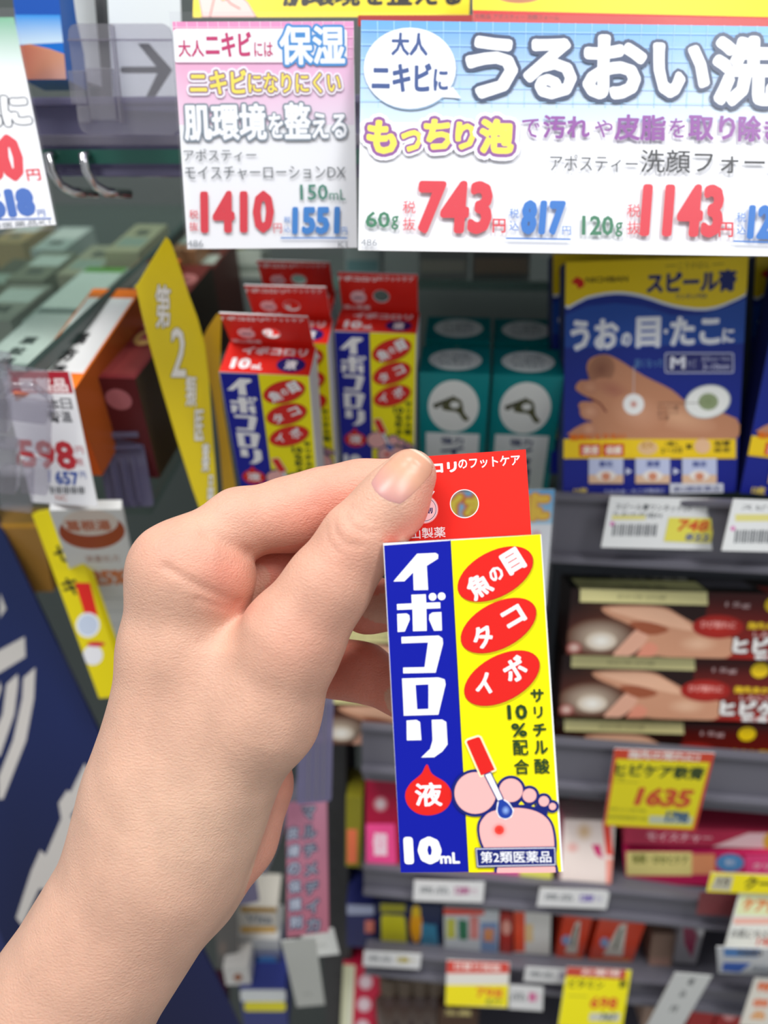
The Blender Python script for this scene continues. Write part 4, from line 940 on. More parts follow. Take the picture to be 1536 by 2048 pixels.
# dark group of small boxes on the next level
ROW = [('navy_box', (370, 748, 530, 985), '141C5C', 'navy box with a white top at the left end of the small-box row', lambda A: (A.rect(*z7(375, 752), *z7(525, 808), 'A8B0CC'), A.rect(*z7(475, 840), *z7(528, 910), 'E08070'))),
       ('navy_box', (535, 740, 720, 1005), '101A54', 'navy box with yellow letters second from the left in the small-box row', lambda A: (A.text('DHA', *z7(565, 810), *z7(712, 985), 'D8D028', .08), A.rect(*z7(560, 745), *z7(700, 795), 'A8A428'))),
       ('navy_box', (722, 745, 905, 1010), '14244C', 'navy box with an orange figure third from the left in the small-box row', lambda A: (A.ell(*z7(760, 870), 12, 34, 'E8A010'), A.ell(*z7(760, 790), 9, 12, 'E8C010'), A.text('EPA', *z7(790, 860), *z7(885, 980), '3A80A0', .04))),
       ('white_box', (915, 770, 1225, 1052), 'CDD2D6', 'white box with a red top and green letters in the small-box row', lambda A: (A.rect(*z7(915, 772), *z7(1140, 808), 'E8442C'), A.rect(*z7(930, 830), *z7(980, 940), 'C8C850'), A.text('整腸', *z7(995, 835), *z7(1050, 950), '3A7A58', .04), A.rect(*z7(1060, 815), *z7(1110, 945), 'DC8A84'), A.rect(*z7(1120, 850), *z7(1215, 1040), '7A94BC'), A.text('錠', *z7(1135, 880), *z7(1200, 960), 'D8905C', .04))),
       ('red_box', (1228, 800, 1300, 1055), 'B0322A', 'narrow dull red box beside the white box in the small-box row', lambda A: (A.ell(*z7(1265, 880), 9, 15, 'E0A090'),)),
       ('white_box', (1305, 790, 1515, 1020), 'DDDCD6', 'white box with an orange edge under the held carton corner', lambda A: (A.rect(*z7(1305, 792), *z7(1368, 1015), 'E8502C'), A.rect(*z7(1370, 860), *z7(1412, 960), 'E8C890')))]
for nme, (x0, y0, x1, y1), col, lab, fn in ROW:
    sl = (x1 - x0) * .06
    art_box(nme, [z7(x0, y0), z7(x1, y0 + sl), z7(x1 - 8, y1 + sl), z7(x0 + 4, y1)], .402, .03, lab, col, fn, tilt=-5)
for k, (c, lab) in enumerate((([z6(135, 1195), z6(335, 1205), z6(245, 1560), z6(62, 1545)], 'orange box with a white mountain mark, left one of the pair'),
                              ([z6(385, 1210), z6(710, 1225), z6(580, 1575), z6(285, 1560)], 'orange box with a white mountain mark, right one of the pair'))):
    def fn(A, c=c):
        f_ = A.f; U = lambda a, b: proj(f_.TL + f_.u * f_.w * a + f_.v * f_.h * b)
        A.poly([U(.3, .75), U(.45, .15), U(.6, .12), U(.75, .75)], 'D0CCC0'); A.text('漢方', *U(.44, .22), *U(.60, .62), '4A5A48', .03); A.ell(*U(.25, .5), 9, 10, '8AA0C8'); A.rect(*U(0, .84), *U(1, .97), 'E8902C')
    art_box('orange_box', c, .402, .03, lab, 'D8401C', fn, tilt=-8, group='orange boxes')
art_box('grey_box', [z6(940, 1235), z6(1120, 1245), z6(1030, 1545), z6(890, 1530)], .402, .03, 'grey and magenta box right of the orange boxes', '8C8A90',
    lambda A: (A.poly([z6(945, 1240), z6(1000, 1240), z6(1050, 1350), z6(1010, 1500), z6(960, 1400)], '8A1C48'), A.ell(*z6(1080, 1290), 9, 18, 'D8D8DC')), tilt=-5)
# tags and cards on the lower rails
def small(t1, c1): 
    def fn(A, f):
        A.full('DADADA'); U = lambda a, b: proj(f.TL + f.u * f.w * a + f.v * f.h * b)
        A.text(t1, *U(.08, .3), *U(.5, .6), '707478', .02); A.text('円', *U(.82, .35), *U(.9, .6), c1); A.text('1280', *U(.58, .25), *U(.8, .62), c1, .06)
    return fn
for c, lab, cc in (([z7(752, 618), z7(1142, 625), z7(1135, 742), z7(742, 728)], 'white tag on the rail below the held carton, left of the other one', 'B06A90'),
               ([z6(-30, 1020), z6(445, 1040), z6(425, 1165), z6(-60, 1145)], 'white tag on the rail right of the held carton base', '7A6AB0'),
               ([z7(470, 1010), z7(790, 1030), z7(780, 1112), z7(462, 1095)], 'grey-white tag on the lower rail under the navy boxes', 'B0A040'),
               ([z7(1372, 1100), z7(1700, 1120), z7(1680, 1200), z7(1362, 1180)], 'grey-white tag on the lower rail above the yellow sale card', '9A90A8')):
    tagcard(c, .384, lab, small('商品', cc), tilt=5, group='rail tags')
def sale2(A, f):
    A.full('E0DCD4'); A.rect(*z7(930, 1065), *z7(1280, 1135), 'D0483C'); A.text('日替り特価', *z7(975, 1080), *z7(1230, 1120), 'F0D8D0', .03); A.rect(*z7(925, 1200), *z7(1275, 1325), 'F0E01C'); A.text('798', *z7(1095, 1218), *z7(1245, 1270), 'E07A2C', .05); A.text('877', *z7(1150, 1280), *z7(1240, 1312), '7A8A40', .03)
tagcard([z7(935, 1062), z7(1282, 1075), z7(1272, 1330), z7(922, 1312)], .378, 'sale card with red, white and yellow bands at the bottom centre', sale2, tilt=5, name='sale_card', cat='sale card')
def sale3(A, f):
    A.full('F0E412'); A.poly([z6(150, 1560), z6(560, 1580), z6(555, 1650), z6(140, 1625)], 'C04838'); A.text('お買得', *z6(250, 1580), *z6(520, 1625), 'F0D8D0', .03); A.text('ビタミン', *z6(165, 1650), *z6(405, 1710), '4A4A18', .03); A.text('新', *z6(510, 1650), *z6(565, 1710), '3A3A18', .03)
    A.stroke([z6(160, 1760), z6(290, 1766)], '9A9A28', .8); A.text('698', *z6(310, 1770), *z6(500, 1850), 'D8502C', .05); A.poly([z6(310, 1880), z6(520, 1880), z6(510, 1940), z6(300, 1935)], 'C8C8B8'); A.text('767', *z6(380, 1880), *z6(490, 1935), '5A6A60', .04)
tagcard([z6(158, 1562), z6(590, 1585), z6(535, 1990), z6(85, 1970)], .376, 'plain yellow sale card with a red header at the bottom edge', sale3, tilt=4, name='sale_card', cat='sale card')
def whiteslant(A, f):
    A.full('D8DAD8'); A.text('税', *z6(985, 1640), *z6(1030, 1690), '505458', .02); A.text('込', *z6(930, 1720), *z6(975, 1770), '505458', .02); A.text('円', *z6(865, 1830), *z6(910, 1875), '505458', .02)
tagcard([z6(895, 1603), z6(1152, 1625), z6(925, 2010), z6(690, 1990)], .374, 'plain grey-white slanting tag at the lower right', whiteslant, tilt=0)
def pastel(A, f):
    A.full('E6E8E2'); A.poly([z6(1345, 1060), z6(1800, 1075), z6(1780, 1220), z6(1310, 1205)], 'E4EAB8'); A.text('ケア化粧', *z6(1360, 1090), *z6(1700, 1190), 'E08A50', .06); A.rect(*z6(1300, 1225), *z6(1780, 1270), 'F0B8A8')
    A.text('お肌にやさしい', *z6(1280, 1310), *z6(1640, 1370), '5A5A5C', .02); A.text('1480', *z6(1460, 1360), *z6(1620, 1420), 'D86858', .04)
tagcard([z6(1345, 1058), z6(1800, 1078), z6(1700, 1460), z6(1230, 1425)], .376, 'pastel card with orange lettering at the right edge above the blue striped card', pastel, tilt=2, name='promotion_card', cat='promotion card')
def bluestr(A, f):
    A.full('E6EAEE'); A.poly([z6(1230, 1435), z6(1480, 1440), z6(1460, 1495), z6(1235, 1490)], '4A90DC'); A.poly([z6(1230, 1530), z6(1420, 1535), z6(1340, 1600), z6(1215, 1590)], '2868D0'); A.text('うるおい', *z6(1320, 1440), *z6(1500, 1490), '3A4A60', .03); A.text('保湿液', *z6(1430, 1555), *z6(1560, 1590), '5A6A80')
tagcard([z6(1180, 1425), z6(1720, 1440), z6(1680, 1625), z6(1195, 1605)], .375, 'white card with two blue patches at the right edge below the pastel card', bluestr, tilt=2, name='promotion_card', cat='promotion card')
def orang(A, f):
    A.full('DDD8CC'); A.text('特', *z6(1460, 1665), *z6(1560, 1735), 'E0784C', .06); A.text('価', *z6(1425, 1780), *z6(1540, 1840), 'E0784C', .06); A.text('品', *z6(1420, 1865), *z6(1520, 1925), 'E0A060', .06)
tagcard([z6(1450, 1640), z6(1800, 1660), z6(1700, 1990), z6(1335, 1965)], .374, 'white card with orange characters in the bottom right corner', orang, tilt=0, name='promotion_card', cat='promotion card')
def yel2(A, f):
    A.full('EEDE10'); A.poly([z6(1175, 935), z6(1300, 938), z6(1275, 1040), z6(1135, 1030)], 'B8B4A0'); A.text('15', *z6(1195, 950), *z6(1270, 1000), '5A5648', .04); A.text('クーポン', *z6(1375, 945), *z6(1760, 1035), '4A4A10', .05)
tagcard([z6(1150, 915), z6(1850, 940), z6(1820, 1075), z6(1108, 1042)], .376, 'yellow strip sign at the right edge under the pink cartons', yel2, tilt=2, name='strip_sign', cat='sign')
tagcard([z6(1065, 1050), z6(1335, 1060), z6(1290, 1215), z6(1045, 1200)], .383, 'dull brownish red patch card on the rail left of the pastel card', lambda A, f: A.full('803C40'), tilt=4, name='rail_card', cat='card', col='803C40')
# bottom level
art_box('red_stamp_box', [z7(360, 1085), z7(565, 1100), z7(548, 1500), z7(330, 1480)], .41, .03, 'crimson box with white discs beside a cream stripe at the bottom, left of the bottles', 'C81840',
    lambda A: (A.poly([z7(350, 1085), z7(420, 1090), z7(402, 1480), z7(330, 1480)], 'x', cols=['C8C8A0', 'E0E0C0', 'F0F0DC', 'E0E0B8']),) + tuple(A.ell(*z7(478 - 8 * i, 1185 + 125 * i), 14, 15, 'F0E4E8', edge='E0B0BC') for i in range(3)), tilt=-3)
bp = None
for k in range(4):
    p = hitY(*z7(610 + 88 * k, 1150), .415); r = .0125
    if bp is None:
        bm = bmesh.new(); prof = [(0, .075), (.0075, .075), (.0078, .062), (.0062, .060), (.0065, .056), (.0115, .049), (.0125, .044), (.0125, .002), (.011, 0), (0, 0)]
        n = 20; rings = [[bm.verts.new((q * math.cos(2 * math.pi * i / n), q * math.sin(2 * math.pi * i / n), z)) for i in range(n)] if q else [bm.verts.new((0, 0, z))] for q, z in prof]
        for a, b in zip(rings, rings[1:]):
            for i in range(n):
                q = [a[i % len(a)], a[(i + 1) % len(a)], b[(i + 1) % len(b)], b[i % len(b)]]; q = list(dict.fromkeys(q)); bm.faces.new(q)
        bp = bm_obj('amber_bottle', bm, mat('amber_glass', '3A1C0C', rough=.12, coat=.5), smooth=True); tag(bp, 'amber bottle in the row at the bottom centre behind the yellow banded card', 'bottle', 'amber bottles at the bottom')
        bm = bmesh.new(); add_tube(bm, [(0, 0, .058), (0, 0, .077)], .0085, 20); bm_obj('cap', bm, plain('5A4A3A'), bp)
        o = bp
    else: o = dup(bp)
    o.location = (p[0], p[1] + .0, p[2] - .072); o['label'] = 'amber bottle, %s in the row at the bottom centre' % ('leftmost', 'second from the left', 'third from the left', 'rightmost')[k]
art_box('brown_box', [z7(890, 1330), z7(1110, 1340), z7(1100, 1500), z7(880, 1490)], .40, .03, 'cream lettered brown box at the bottom edge under the banded card', '4A3020', lambda A: A.text('生薬', *z7(920, 1340), *z7(1070, 1372), 'D8C880', .04))
tagcard([z7(1280, 1200), z7(1470, 1215), z7(1468, 1345), z7(1275, 1335)], .380, 'small white tag with a pink number right of the banded card', small('品', 'D06A98'), tilt=5)
art_box('beige_pouch_box', [z6(760, 1330), z6(880, 1340), z6(830, 1990), z6(640, 1990)], .405, .02, 'slanting beige and olive box left of the plain slanting tag', '9A8070',
    lambda A: (A.rect(*z6(660, 1680), *z6(820, 1800), '8A8430'), A.rect(*z6(700, 1500), *z6(860, 1640), 'B08A7C')), tilt=-3)
for k, (x0, x1, lab) in enumerate(((1010, 1180, 'red box at the bottom edge right of the slanting tag'), (1200, 1380, 'red and white box at the bottom edge left of the orange lettered card'))):
    art_box('red_box', [z6(x0 + 40, 1760), z6(x1 + 40, 1770), z6(x1 - 60, 2050), z6(x0 - 60, 2040)], .401, .03, lab, 'B01418', (lambda A: (A.ell(*z6(1270, 1900), 12, 10, 'F0A0A0'),)) if k else (lambda A: A.ell(*z6(1080, 1800), 14, 10, 'C85030', edge='B01418')), tilt=-3)

# ------------------------------------------------------------------ left bay
p0, p1 = hitY(50, 738, .330), None
th = math.radians(13)
bm = bmesh.new(); add_box(bm, -.5, 0, 0, .26, -.004, 0, .0004)
gl = bm_obj('glass_shelf', bm, GLASS); gl.location = p0; gl.rotation_euler = (th, 0, math.radians(-1)); tag(gl, 'glass shelf with a dark polished edge running back at the upper left', 'shelf')
bm = bmesh.new(); add_box(bm, .0, .0042, 0, .26, -.006, .001, .0004); bm_obj('polished_edge', bm, GEDGE, gl)
bm = bmesh.new(); add_box(bm, -.11, .0, 0, .25, -.004, 0, .0005)
q0 = hitY(200, 1015, .385); lo = bm_obj('lower_glass_shelf', bm, GLASS); lo.location = q0 + np.array([.03, 0, 0]); lo.rotation_euler = (th, 0, 0); tag(lo, 'glass shelf under the orange cartons of the left bay', 'shelf')
def zz(x, y): return (x / 3.2, 460 + y / 3.2)
def along(px, wpx, z, h, d, label, col, front, topart, tilt=-13, yaw=0, name='medicine_carton', group='cartons in the left bay', roll=0, sidecol=None):
    w = wpx * z / F; fr = pose(px, wpx, w, h, tilt, yaw, roll); A = Art(fr, 'uv'); A.full(col); front and front(A)
    T = Art(facet(w, d), 'uv'); topart(T); S = None
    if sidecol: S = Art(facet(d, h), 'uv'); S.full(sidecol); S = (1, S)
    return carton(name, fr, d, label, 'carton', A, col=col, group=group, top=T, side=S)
def ttop(c1, c2, txt, tc, c3='F0F0F0'):
    def f(T):
        T.full(c1); T.rect(.04, .04, .96, .82, c3); T.rect(.04, .0, .96, .10, c2); T.rect(.04, .84, .96, .97, c2)
        for i, ch in enumerate(txt): T.text(ch, .34, .76 - .15 * i - .0, .62, .76 - .15 * i + .11, tc, .05)
    return f
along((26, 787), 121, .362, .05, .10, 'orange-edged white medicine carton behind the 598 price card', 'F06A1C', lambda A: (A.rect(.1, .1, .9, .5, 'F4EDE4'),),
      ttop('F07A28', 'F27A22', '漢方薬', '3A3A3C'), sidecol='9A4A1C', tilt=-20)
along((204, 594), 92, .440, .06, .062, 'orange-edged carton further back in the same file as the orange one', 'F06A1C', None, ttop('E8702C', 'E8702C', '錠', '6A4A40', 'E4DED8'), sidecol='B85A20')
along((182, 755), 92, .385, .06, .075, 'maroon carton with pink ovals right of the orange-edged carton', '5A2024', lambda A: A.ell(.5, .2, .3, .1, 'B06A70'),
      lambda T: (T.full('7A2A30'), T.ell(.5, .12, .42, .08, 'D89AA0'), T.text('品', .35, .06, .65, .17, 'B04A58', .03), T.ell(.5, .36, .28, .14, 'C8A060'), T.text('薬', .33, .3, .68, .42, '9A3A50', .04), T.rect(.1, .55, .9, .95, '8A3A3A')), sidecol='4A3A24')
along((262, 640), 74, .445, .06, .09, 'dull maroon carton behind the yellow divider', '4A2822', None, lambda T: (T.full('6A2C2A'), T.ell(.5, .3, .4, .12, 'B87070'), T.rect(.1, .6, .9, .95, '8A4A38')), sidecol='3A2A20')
along((-78, 752), 125, .38, .06, .085, 'white carton with black letters seen through the glass shelf at the left', 'C8CCCC', None, ttop('C4C8C8', '9AA0A0', '顆粒薬', '3A3E40'), )
along((44, 644), 105, .45, .06, .09, 'white carton with a green line further back under the glass shelf', 'C8CCCC', None, ttop('C4C8C8', '6AA83A', '薬', '5A5E60'), )
for i, (x, y, w_, c, lab) in enumerate(((-60, 580, 110, '6A6458', 'brown-grey carton at the far left on the glass shelf'), (112, 550, 80, 'B8AC98', 'beige carton far back on the left'), (208, 504, 70, 'C8B89C', 'cream carton far back beside the dark edge'), (322, 500, 70, 'A87858', 'tan carton far back behind the yellow divider'), (360, 540, 66, '5A2A24', 'dark red carton far back beside the yellow divider'))):
    along((x, y), w_, .52, .06, .06, lab, c, None, lambda T, c=c: (T.full(c), T.rect(.1, .5, .9, .8, 'A8B0A8'), T.text('薬用', .3, .2, .7, .42, '50504C', .03)), name='far_carton', group='cartons far back on the left')
def t98(A, f):
    A.full('F0F1F3'); A.poly([zz(60, 900), zz(437, 905), zz(470, 1045), zz(60, 1042)], 'B02434'); A.text('医薬品', *zz(130, 945), *zz(432, 1038), 'F4E0E0', .05)
    A.vtext('本膏', zz(345, 0)[0], zz(0, 1075)[1], zz(0, 1235)[1], 24, '4A4C50', .02); A.vtext('日温', zz(425, 0)[0], zz(0, 1070)[1], zz(0, 1235)[1], 22, '6A6C70', .02)
    A.text('598', *zz(120, 1345), *zz(480, 1528), 'C03038', .055); A.vtext('円税', zz(510, 0)[0], zz(0, 1370)[1], zz(0, 1520)[1], 15, 'C86A70'); A.text('657', *zz(355, 1545), *zz(505, 1630), '3A5AA8', .05); A.text('円', *zz(515, 1545), *zz(550, 1590), '3A5AA8')
    for i in range(14): A.stroke([zz(330 + i * 16, 1645), zz(333 + i * 16, 1682)], '50545A', .9 if i % 3 else 1.8)
    A.text('NC', *zz(360, 1695), *zz(430, 1730), 'C8887C')
tagcard([(4, 740), (136, 744), (200, 1012), (60, 1006)], .328, 'white price card with a red header reading 598 and 657 at the left', t98, tilt=4, name='price_card', cat='price card')
# yellow dividers
def outline_card(name, pts, Y, tilt, yaw, label, cat, col, th=.0008, fn=None, at=None):
    cx, cy = at or pts[0]; c = hitY(cx, cy, Y); t, y = math.radians(tilt), math.radians(yaw)
    Rz = rotv(np.array([0, 0, y])); Rx = rotv(np.array([-t, 0, 0])); u = Rz @ np.array([1., 0, 0]); v = Rz @ Rx @ np.array([0, 0, -1.])
    fr = Frame(c, u, v, .01, .01); L = [fr.px(p) for p in pts]; a0 = min(p[0] for p in L); b0 = min(p[1] for p in L)
    fr = Frame(c + fr.u * a0 + fr.v * b0, u, v, max(p[0] for p in L) - a0, max(p[1] for p in L) - b0); L = [fr.px(p) for p in pts]
    P = [(a - fr.w / 2, fr.h - b) for a, b in L]; bm = bmesh.new()
    f0 = [bm.verts.new((x, 0, z)) for x, z in P]; f1 = [bm.verts.new((x, th, z)) for x, z in P]
    bm.faces.new(f0); bm.faces.new(f1[::-1])
    for k in range(len(P)): bm.faces.new((f0[k], f1[k], f1[(k + 1) % len(P)], f0[(k + 1) % len(P)]))
    o = bm_obj(name, bm, col if not isinstance(col, str) else plain(col, .3)); o.matrix_world = fr.matrix(); tag(o, label, cat)
    if fn: A = Art(fr, clip=False); fn(A); A.build('printing', o)
    return o, fr
def ydiv(A):
    for ch, x, y, w_, h_ in (('第', 326, 613, 30, 88), ('2', 357, 705, 30, 100), ('類', 382, 783, 22, 62), ('医', 398, 850, 18, 62), ('薬', 411, 915, 15, 58), ('品', 421, 975, 12, 50)):
        A.text(ch, x - w_ / 2, y - h_ / 2, x + w_ / 2, y + h_ / 2, 'E4E2DC', .012, out=[('6A6440', .016)], rot=9)
outline_card('yellow_divider', spline([(334, 477), (345, 492), (378, 590), (410, 690), (424, 850), (437, 1060), (415, 1060), (352, 872), (300, 690), (274, 580), (276, 568), (328, 482)], 2), .365, 6, 42,
             'tall yellow medicine divider sign with white characters at the left', 'sign', 'DCC408', fn=ydiv, at=(360, 760))
outline_card('yellow_divider', spline([(443, 632), (425, 642), (408, 672), (404, 695), (425, 790), (440, 900), (455, 1060), (482, 1060), (460, 900), (440, 760)], 2), .385, 4, 30,
             'second curved yellow divider between the tall sign and the front carton', 'sign', 'D8A810', at=(440, 800))
o, fr = clear_panel('tag_holder', [(183, 852), (282, 849), (306, 1012), (218, 1016)], .366, 'empty violet clear tag holder right of the 598 price card', 'tag holder', tilt=6, m=VIOLET, rad=.002)
bm = bmesh.new(); w, hh = fr.w, fr.h
for x in (-.006, 0, .006): add_box(bm, x - .001, x + .001, -.002, 0, .003, hh * .62, .0004)
add_box(bm, -w / 2 + .001, w / 2 - .001, -.003, 0, hh * .86, hh * .93, .0006); add_box(bm, -w / 2 + .001, w / 2 - .001, -.002, 0, hh * .72, hh * .76, .0006)
bm_obj('ribs', bm, VIOLET, o)
# clear clips at the far left
c0 = hitY(45, 870, .312); bm = bmesh.new()
for (x0, x1, y0, y1, z0, z1) in ((-.028, .010, 0, .004, .006, .032), (-.024, .013, -.006, -.002, -.006, .020), (-.028, -.002, -.004, .006, -.030, -.004), (.0, .012, -.005, .004, -.028, -.012), (-.008, .006, -.009, -.002, -.036, -.014), (-.03, -.006, -.002, .008, .0, .036)):
    add_box(bm, x0, x1, y0, y1, z0, z1, .0015)
o = bm_obj('acrylic_clip', bm, CLIPM); o.location = c0; o.rotation_euler = (.1, math.radians(12), .3); tag(o, 'chunky clear acrylic clip joint at the far left edge', 'clip')
bm = bmesh.new(); add_tube(bm, [(-.006, -.010, .022), (-.002, -.0105, .028), (.006, -.010, .029), (.0125, -.008, .024), (.014, -.006, .014)], .0016, 8); bm_obj('moulded_rim', bm, CLIPM, o, True)
# stand-up pouch card and yellow box under it
def pouch(A): 
    A.full('E2E4E2'); A.ell(184, 1062, 66, 36, 'A84A24'); A.ell(180, 1045, 56, 26, 'E0D4C8'); A.text('葛根湯', 130, 1040, 222, 1062, 'C07050', .03); A.text('25%', 180, 1140, 256, 1170, 'D8804C', .05); A.text('満量処方', 170, 1110, 240, 1124, 'B08070')
    for i in range(6): A.stroke([(195 + i * 9, 1196 + i * 26), (262 + i * 3, 1196 + i * 26)], '9AA4A8', 1.1)
art_box('white_medicine_box', [(98, 1022), (243, 1018), (320, 1400), (232, 1405)], .40, .006, 'white medicine box with a brown oval left of the wrist', 'E2E4E2', pouch, tilt=4, sig=10)
art_box('yellow_medicine_box', [(66, 1026), (126, 1020), (262, 1390), (196, 1398)], .352, .006, 'yellow box with black script and round red and white seals at the left', 'E4D210',
    lambda A: (A.vtext('セキ', 118, 1075, 1205, 36, '2A2A18', .04, x1=150, rot=0), A.poly([(150, 1165), (186, 1165), (196, 1230), (170, 1230)], 'E02820'), A.ell(176, 1250, 24, 25, 'F0F2F4'), A.ell(176, 1250, 20, 21, 'C8D4E8'), A.ell(186, 1310, 20, 20, 'E8E8EC'), A.ell(192, 1288, 18, 5, 'D0203C')), tilt=-6, sig=10)
art_box('tan_box', [(-40, 1048), (80, 1048), (108, 1180), (-10, 1190)], .41, .03, 'tan box behind the dark blue board at the left', 'A87838', lambda A: A.rect(-40, 1035, 90, 1055, 'D89A30'), tilt=-6)
def z4(x, y): return (x / 1.917, 980 + y / 1.917)
def board(A):
    W_ = 'B4B0AC'
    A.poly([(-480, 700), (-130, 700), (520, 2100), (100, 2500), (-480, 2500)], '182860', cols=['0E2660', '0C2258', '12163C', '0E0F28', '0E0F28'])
    for L in ([(0, 395), (24, 455), (0, 490)], [(-30, 630), (95, 562), (98, 640), (0, 700), (-30, 712)], [(68, 705), (70, 740), (55, 860), (0, 1020), (-20, 1020), (-20, 930), (10, 860), (25, 745)],
              [(136, 680), (130, 800), (100, 960), (12, 1185), (-5, 1185), (-5, 1100), (50, 960), (85, 800), (90, 720)], [(0, 735), (5, 760), (-20, 840), (-30, 800)]):
        A.poly([z4(*p) for p in L], W_)
    A.poly([z4(*p) for p in [(325, 1048), (345, 1085), (295, 1215), (270, 1250), (300, 1290), (215, 1480), (190, 1530), (150, 1528), (85, 1670), (62, 1640), (120, 1460), (155, 1380), (175, 1400), (235, 1260), (225, 1200), (258, 1150), (270, 1160)]], W_)
    A.poly([z4(*p) for p in [(350, 1125), (360, 1160), (325, 1260), (318, 1210)]], W_); A.poly([z4(*p) for p in [(280, 1290), (310, 1300), (210, 1480), (200, 1440)]], W_)
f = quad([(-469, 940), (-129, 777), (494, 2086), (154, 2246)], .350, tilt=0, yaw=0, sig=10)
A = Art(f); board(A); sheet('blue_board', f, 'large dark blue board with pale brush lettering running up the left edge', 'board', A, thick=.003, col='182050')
# bits below the wrist
def z8(x, y): return (340 + x / 3.604, 1480 + y / 3.604)
def pinkt(A, f):
    A.full('9A6478', '8E5262')
    A.vtext('マルチメディカルケア'[:7], 617, 1608, 1868, 26, '787E8C', .03, out=[('2C3248', .11)], x1=627); A.vtext('皮膚の保護剤', 585, 1648, 1862, 24, '8E94A2', .03, out=[('383E56', .11)], x1=592)
tagcard([z7(58, 188), z7(242, 158), z7(292, 905), z7(18, 935)], .345, 'mauve pink vertical tag with dark brushed characters right of the wrist', pinkt, tilt=4, name='hanging_tag', cat='tag', col='B07080')
o, fr = clear_panel('tag_sleeve', [(604, 1330), (664, 1325), (668, 1600), (588, 1612)], .352, 'grey clear sleeve above the mauve tag beside the wrist', 'tag holder', tilt=4, m=VIOLET, rad=.002)
bm = bmesh.new()
for x in (-.004, .001, .005): add_box(bm, x - .0005, x + .0005, -.0008, 0, .002, fr.h * .95)
bm_obj('ribs', bm, CLEAR2, o)
tagcard([z7(5, 955), z7(200, 940), z7(250, 1310), z7(95, 1325)], .350, 'blank white tag hanging below the mauve tag', lambda A, f: (A.full('D2D4CE'), A.text('円', 608, 1985, 622, 1992, '9A9C98')), tilt=2)
tagcard([z7(120, 905), z7(290, 880), z7(340, 1030), z7(140, 1045)], .353, 'small white tag between the mauve tag and the upright', lambda A, f: (A.full('CDCFCB'), A.text('円', 635, 1888, 652, 1895, '8A8C88')), tilt=2)
art_box('boxed_drink', [z8(500, 1195), z8(770, 1205), z8(770, 1425), z8(480, 1410)], .40, .03, 'white and orange box right of the forearm', 'D4CFC4', lambda A: (A.rect(*z8(510, 1200), *z8(768, 1240), 'B08420'), A.text('Vita', *z8(545, 1255), *z8(740, 1320), '7A8088', .04), A.rect(*z8(510, 1345), *z8(765, 1425), 'D8A848')), tilt=-4)
art_box('white_flat_box', [z8(450, 1430), z8(785, 1440), z8(790, 1550), z8(455, 1540)], .395, .03, 'flat white box under the white and orange box', 'C8CACA', lambda A: A.rect(*z8(470, 1500), *z8(780, 1530), 'A8ACB0'), tilt=-4)
art_box('blue_round_box', [z8(470, 1555), z8(790, 1560), z8(830, 1990), z8(520, 1990)], .392, .03, 'grey-blue box with light blue patches low beside the forearm', '5A6080', lambda A: (A.ell(*z8(560, 1590), 24, 14, '182C68'), A.ell(*z8(700, 1600), 20, 13, '4A84C0'), A.rect(*z8(490, 1650), *z8(800, 1760), '70748C')), tilt=-4)
art_box('white_yellow_box', [z8(500, 1800), z8(835, 1795), z8(850, 2120), z8(545, 2130)], .375, .03, 'blue box with a white and yellow top band at the bottom edge', '1C2C7C', lambda A: (A.rrect(*z8(505, 1800), *z8(835, 1885), 'E6EAEA', 6), A.rrect(*z8(535, 1885), *z8(835, 1955), 'F0E414', 6)), tilt=-4)
art_box('cream_jar_box', [z8(385, 1640), z8(560, 1630), z8(590, 1760), z8(400, 1770)], .372, .02, 'small white box with a brown dot leaning by the forearm', 'D8D6D2', lambda A: A.ell(*z8(490, 1710), 9, 8, 'A06A50'), tilt=-4)
art_box('grey_clear_pack', [z8(320, 1210), z8(470, 1170), z8(500, 1620), z8(340, 1640)], .38, .02, 'mottled grey pack between the forearm and the white and orange box', '6A6866', lambda A: (A.ell(*z8(400, 1250), 14, 12, 'A8A4A0', edge='6A6866'), A.ell(*z8(380, 1500), 12, 20, '8A7A70', edge='6A6866')), tilt=-4)
art_box('maroon_box', [z8(270, 1840), z8(400, 1820), z8(420, 2100), z8(280, 2100)], .385, .02, 'maroon box at the bottom edge beside the blue board', '5A1C3C', lambda A: A.ell(*z8(390, 1950), 8, 14, '6A6060'), tilt=-4)
bm = bmesh.new(); c = hitY(521, 1743, .34); add_tube(bm, [(0, 0, 0), (.004, .02, .006), (.014, .06, .02)], .0042, 16)
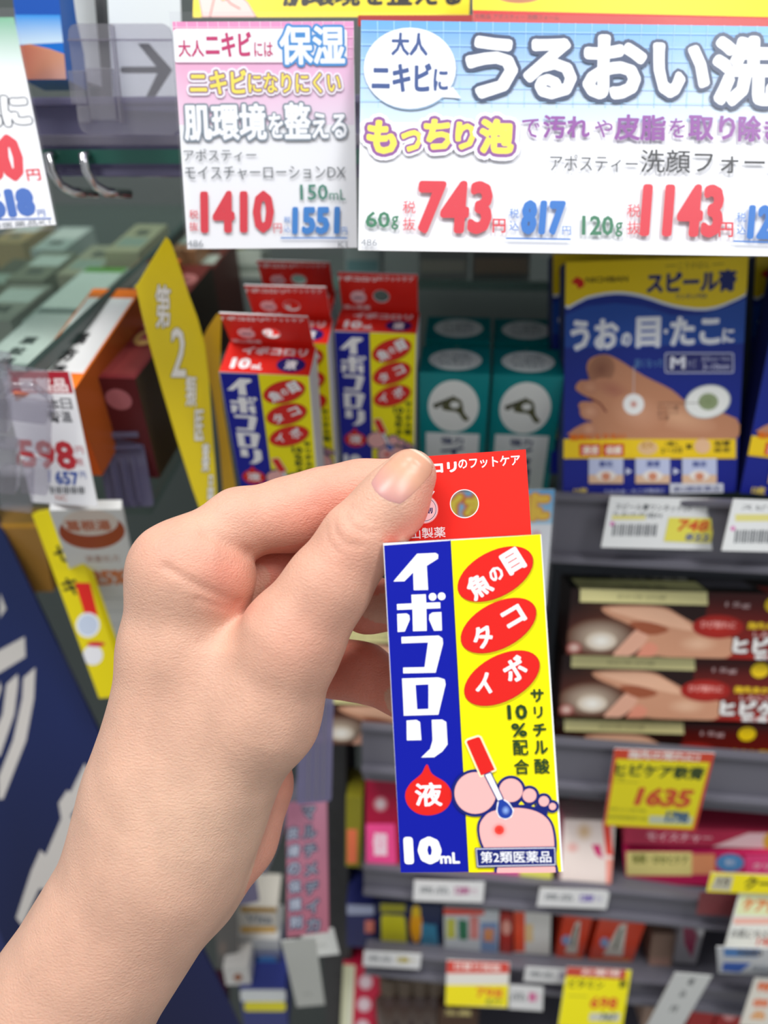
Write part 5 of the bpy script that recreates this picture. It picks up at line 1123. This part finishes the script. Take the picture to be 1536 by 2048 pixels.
o = bm_obj('clear_rod', bm, CLEAR2, smooth=True); o.location = c; tag(o, 'clear round rod end peeking out below the palm', 'rod')
o, fr = clear_panel('violet_holder', [z8(440, 1020), z8(620, 960), z8(640, 1170), z8(480, 1190)], .36, 'violet clear holder below the palm', 'tag holder', m=VIOLET, rad=.002)

# goods and a glass shelf far back between the cartons
q = hitY(800, 560, .58); bm = bmesh.new(); add_box(bm, -.14, .26, 0, .16, -.005, 0, .0004); o = bm_obj('glass_shelf', bm, GLASS); o.location = (0, .58, q[2]); tag(o, 'glass shelf far back above the teal cartons', 'shelf')
bm = bmesh.new(); add_box(bm, -.14, .26, -.003, -.0002, -.006, .001, .0004); bm_obj('polished_edge', bm, mat('pale_glass_edge', '6E8A82', rough=.2), o)
for (x0, y0, x1, y1, c, c2, lab) in ((425, 492, 470, 556, '8A8420', '5A5A40', 'olive yellow carton far back left of the corn remover cartons'), (472, 500, 522, 556, 'B8BCB4', '8A9088', 'pale carton far back behind the corn remover cartons'), (838, 490, 935, 556, '8E9290', 'B4B4A8', 'grey carton far back above the left teal column'), (944, 486, 1060, 558, '6C706E', '9A8A78', 'dark grey carton far back above the right teal column'), (690, 490, 760, 556, '9AA4A4', '6A8C90', 'pale blue-grey carton far back above the lone corn remover carton')):
    art_box('far_carton', [(x0, y0), (x1, y0), (x1, y1), (x0, y1)], .60, .03, lab, c, lambda A: A.rect(x0 + 4, y0 + 30, x1 - 4, y1 - 12, c2), tilt=0, group='cartons on the far glass shelf')
for i, (x, y, w_, z, c, lab) in enumerate(((-70, 640, 95, .45, 'A8A49C', 'grey medicine carton at the left edge behind the white ones'), (10, 560, 80, .52, '8E8A7C', 'grey-brown medicine carton far left in the third row'), (60, 500, 70, .58, 'C4C8C8', 'pale medicine carton in the fourth row at far left'), (-20, 486, 66, .60, 'B89A70', 'sand coloured medicine carton in the fifth row at far left'))):
    along((x, y), w_, z, .04, .055, lab, c, None, lambda T, c=c: (T.full(c), T.rect(.08, .12, .92, .5, 'D8DAD8'), T.text('散薬', .3, .6, .7, .8, '5A5A58', .03)), name='medicine_carton')
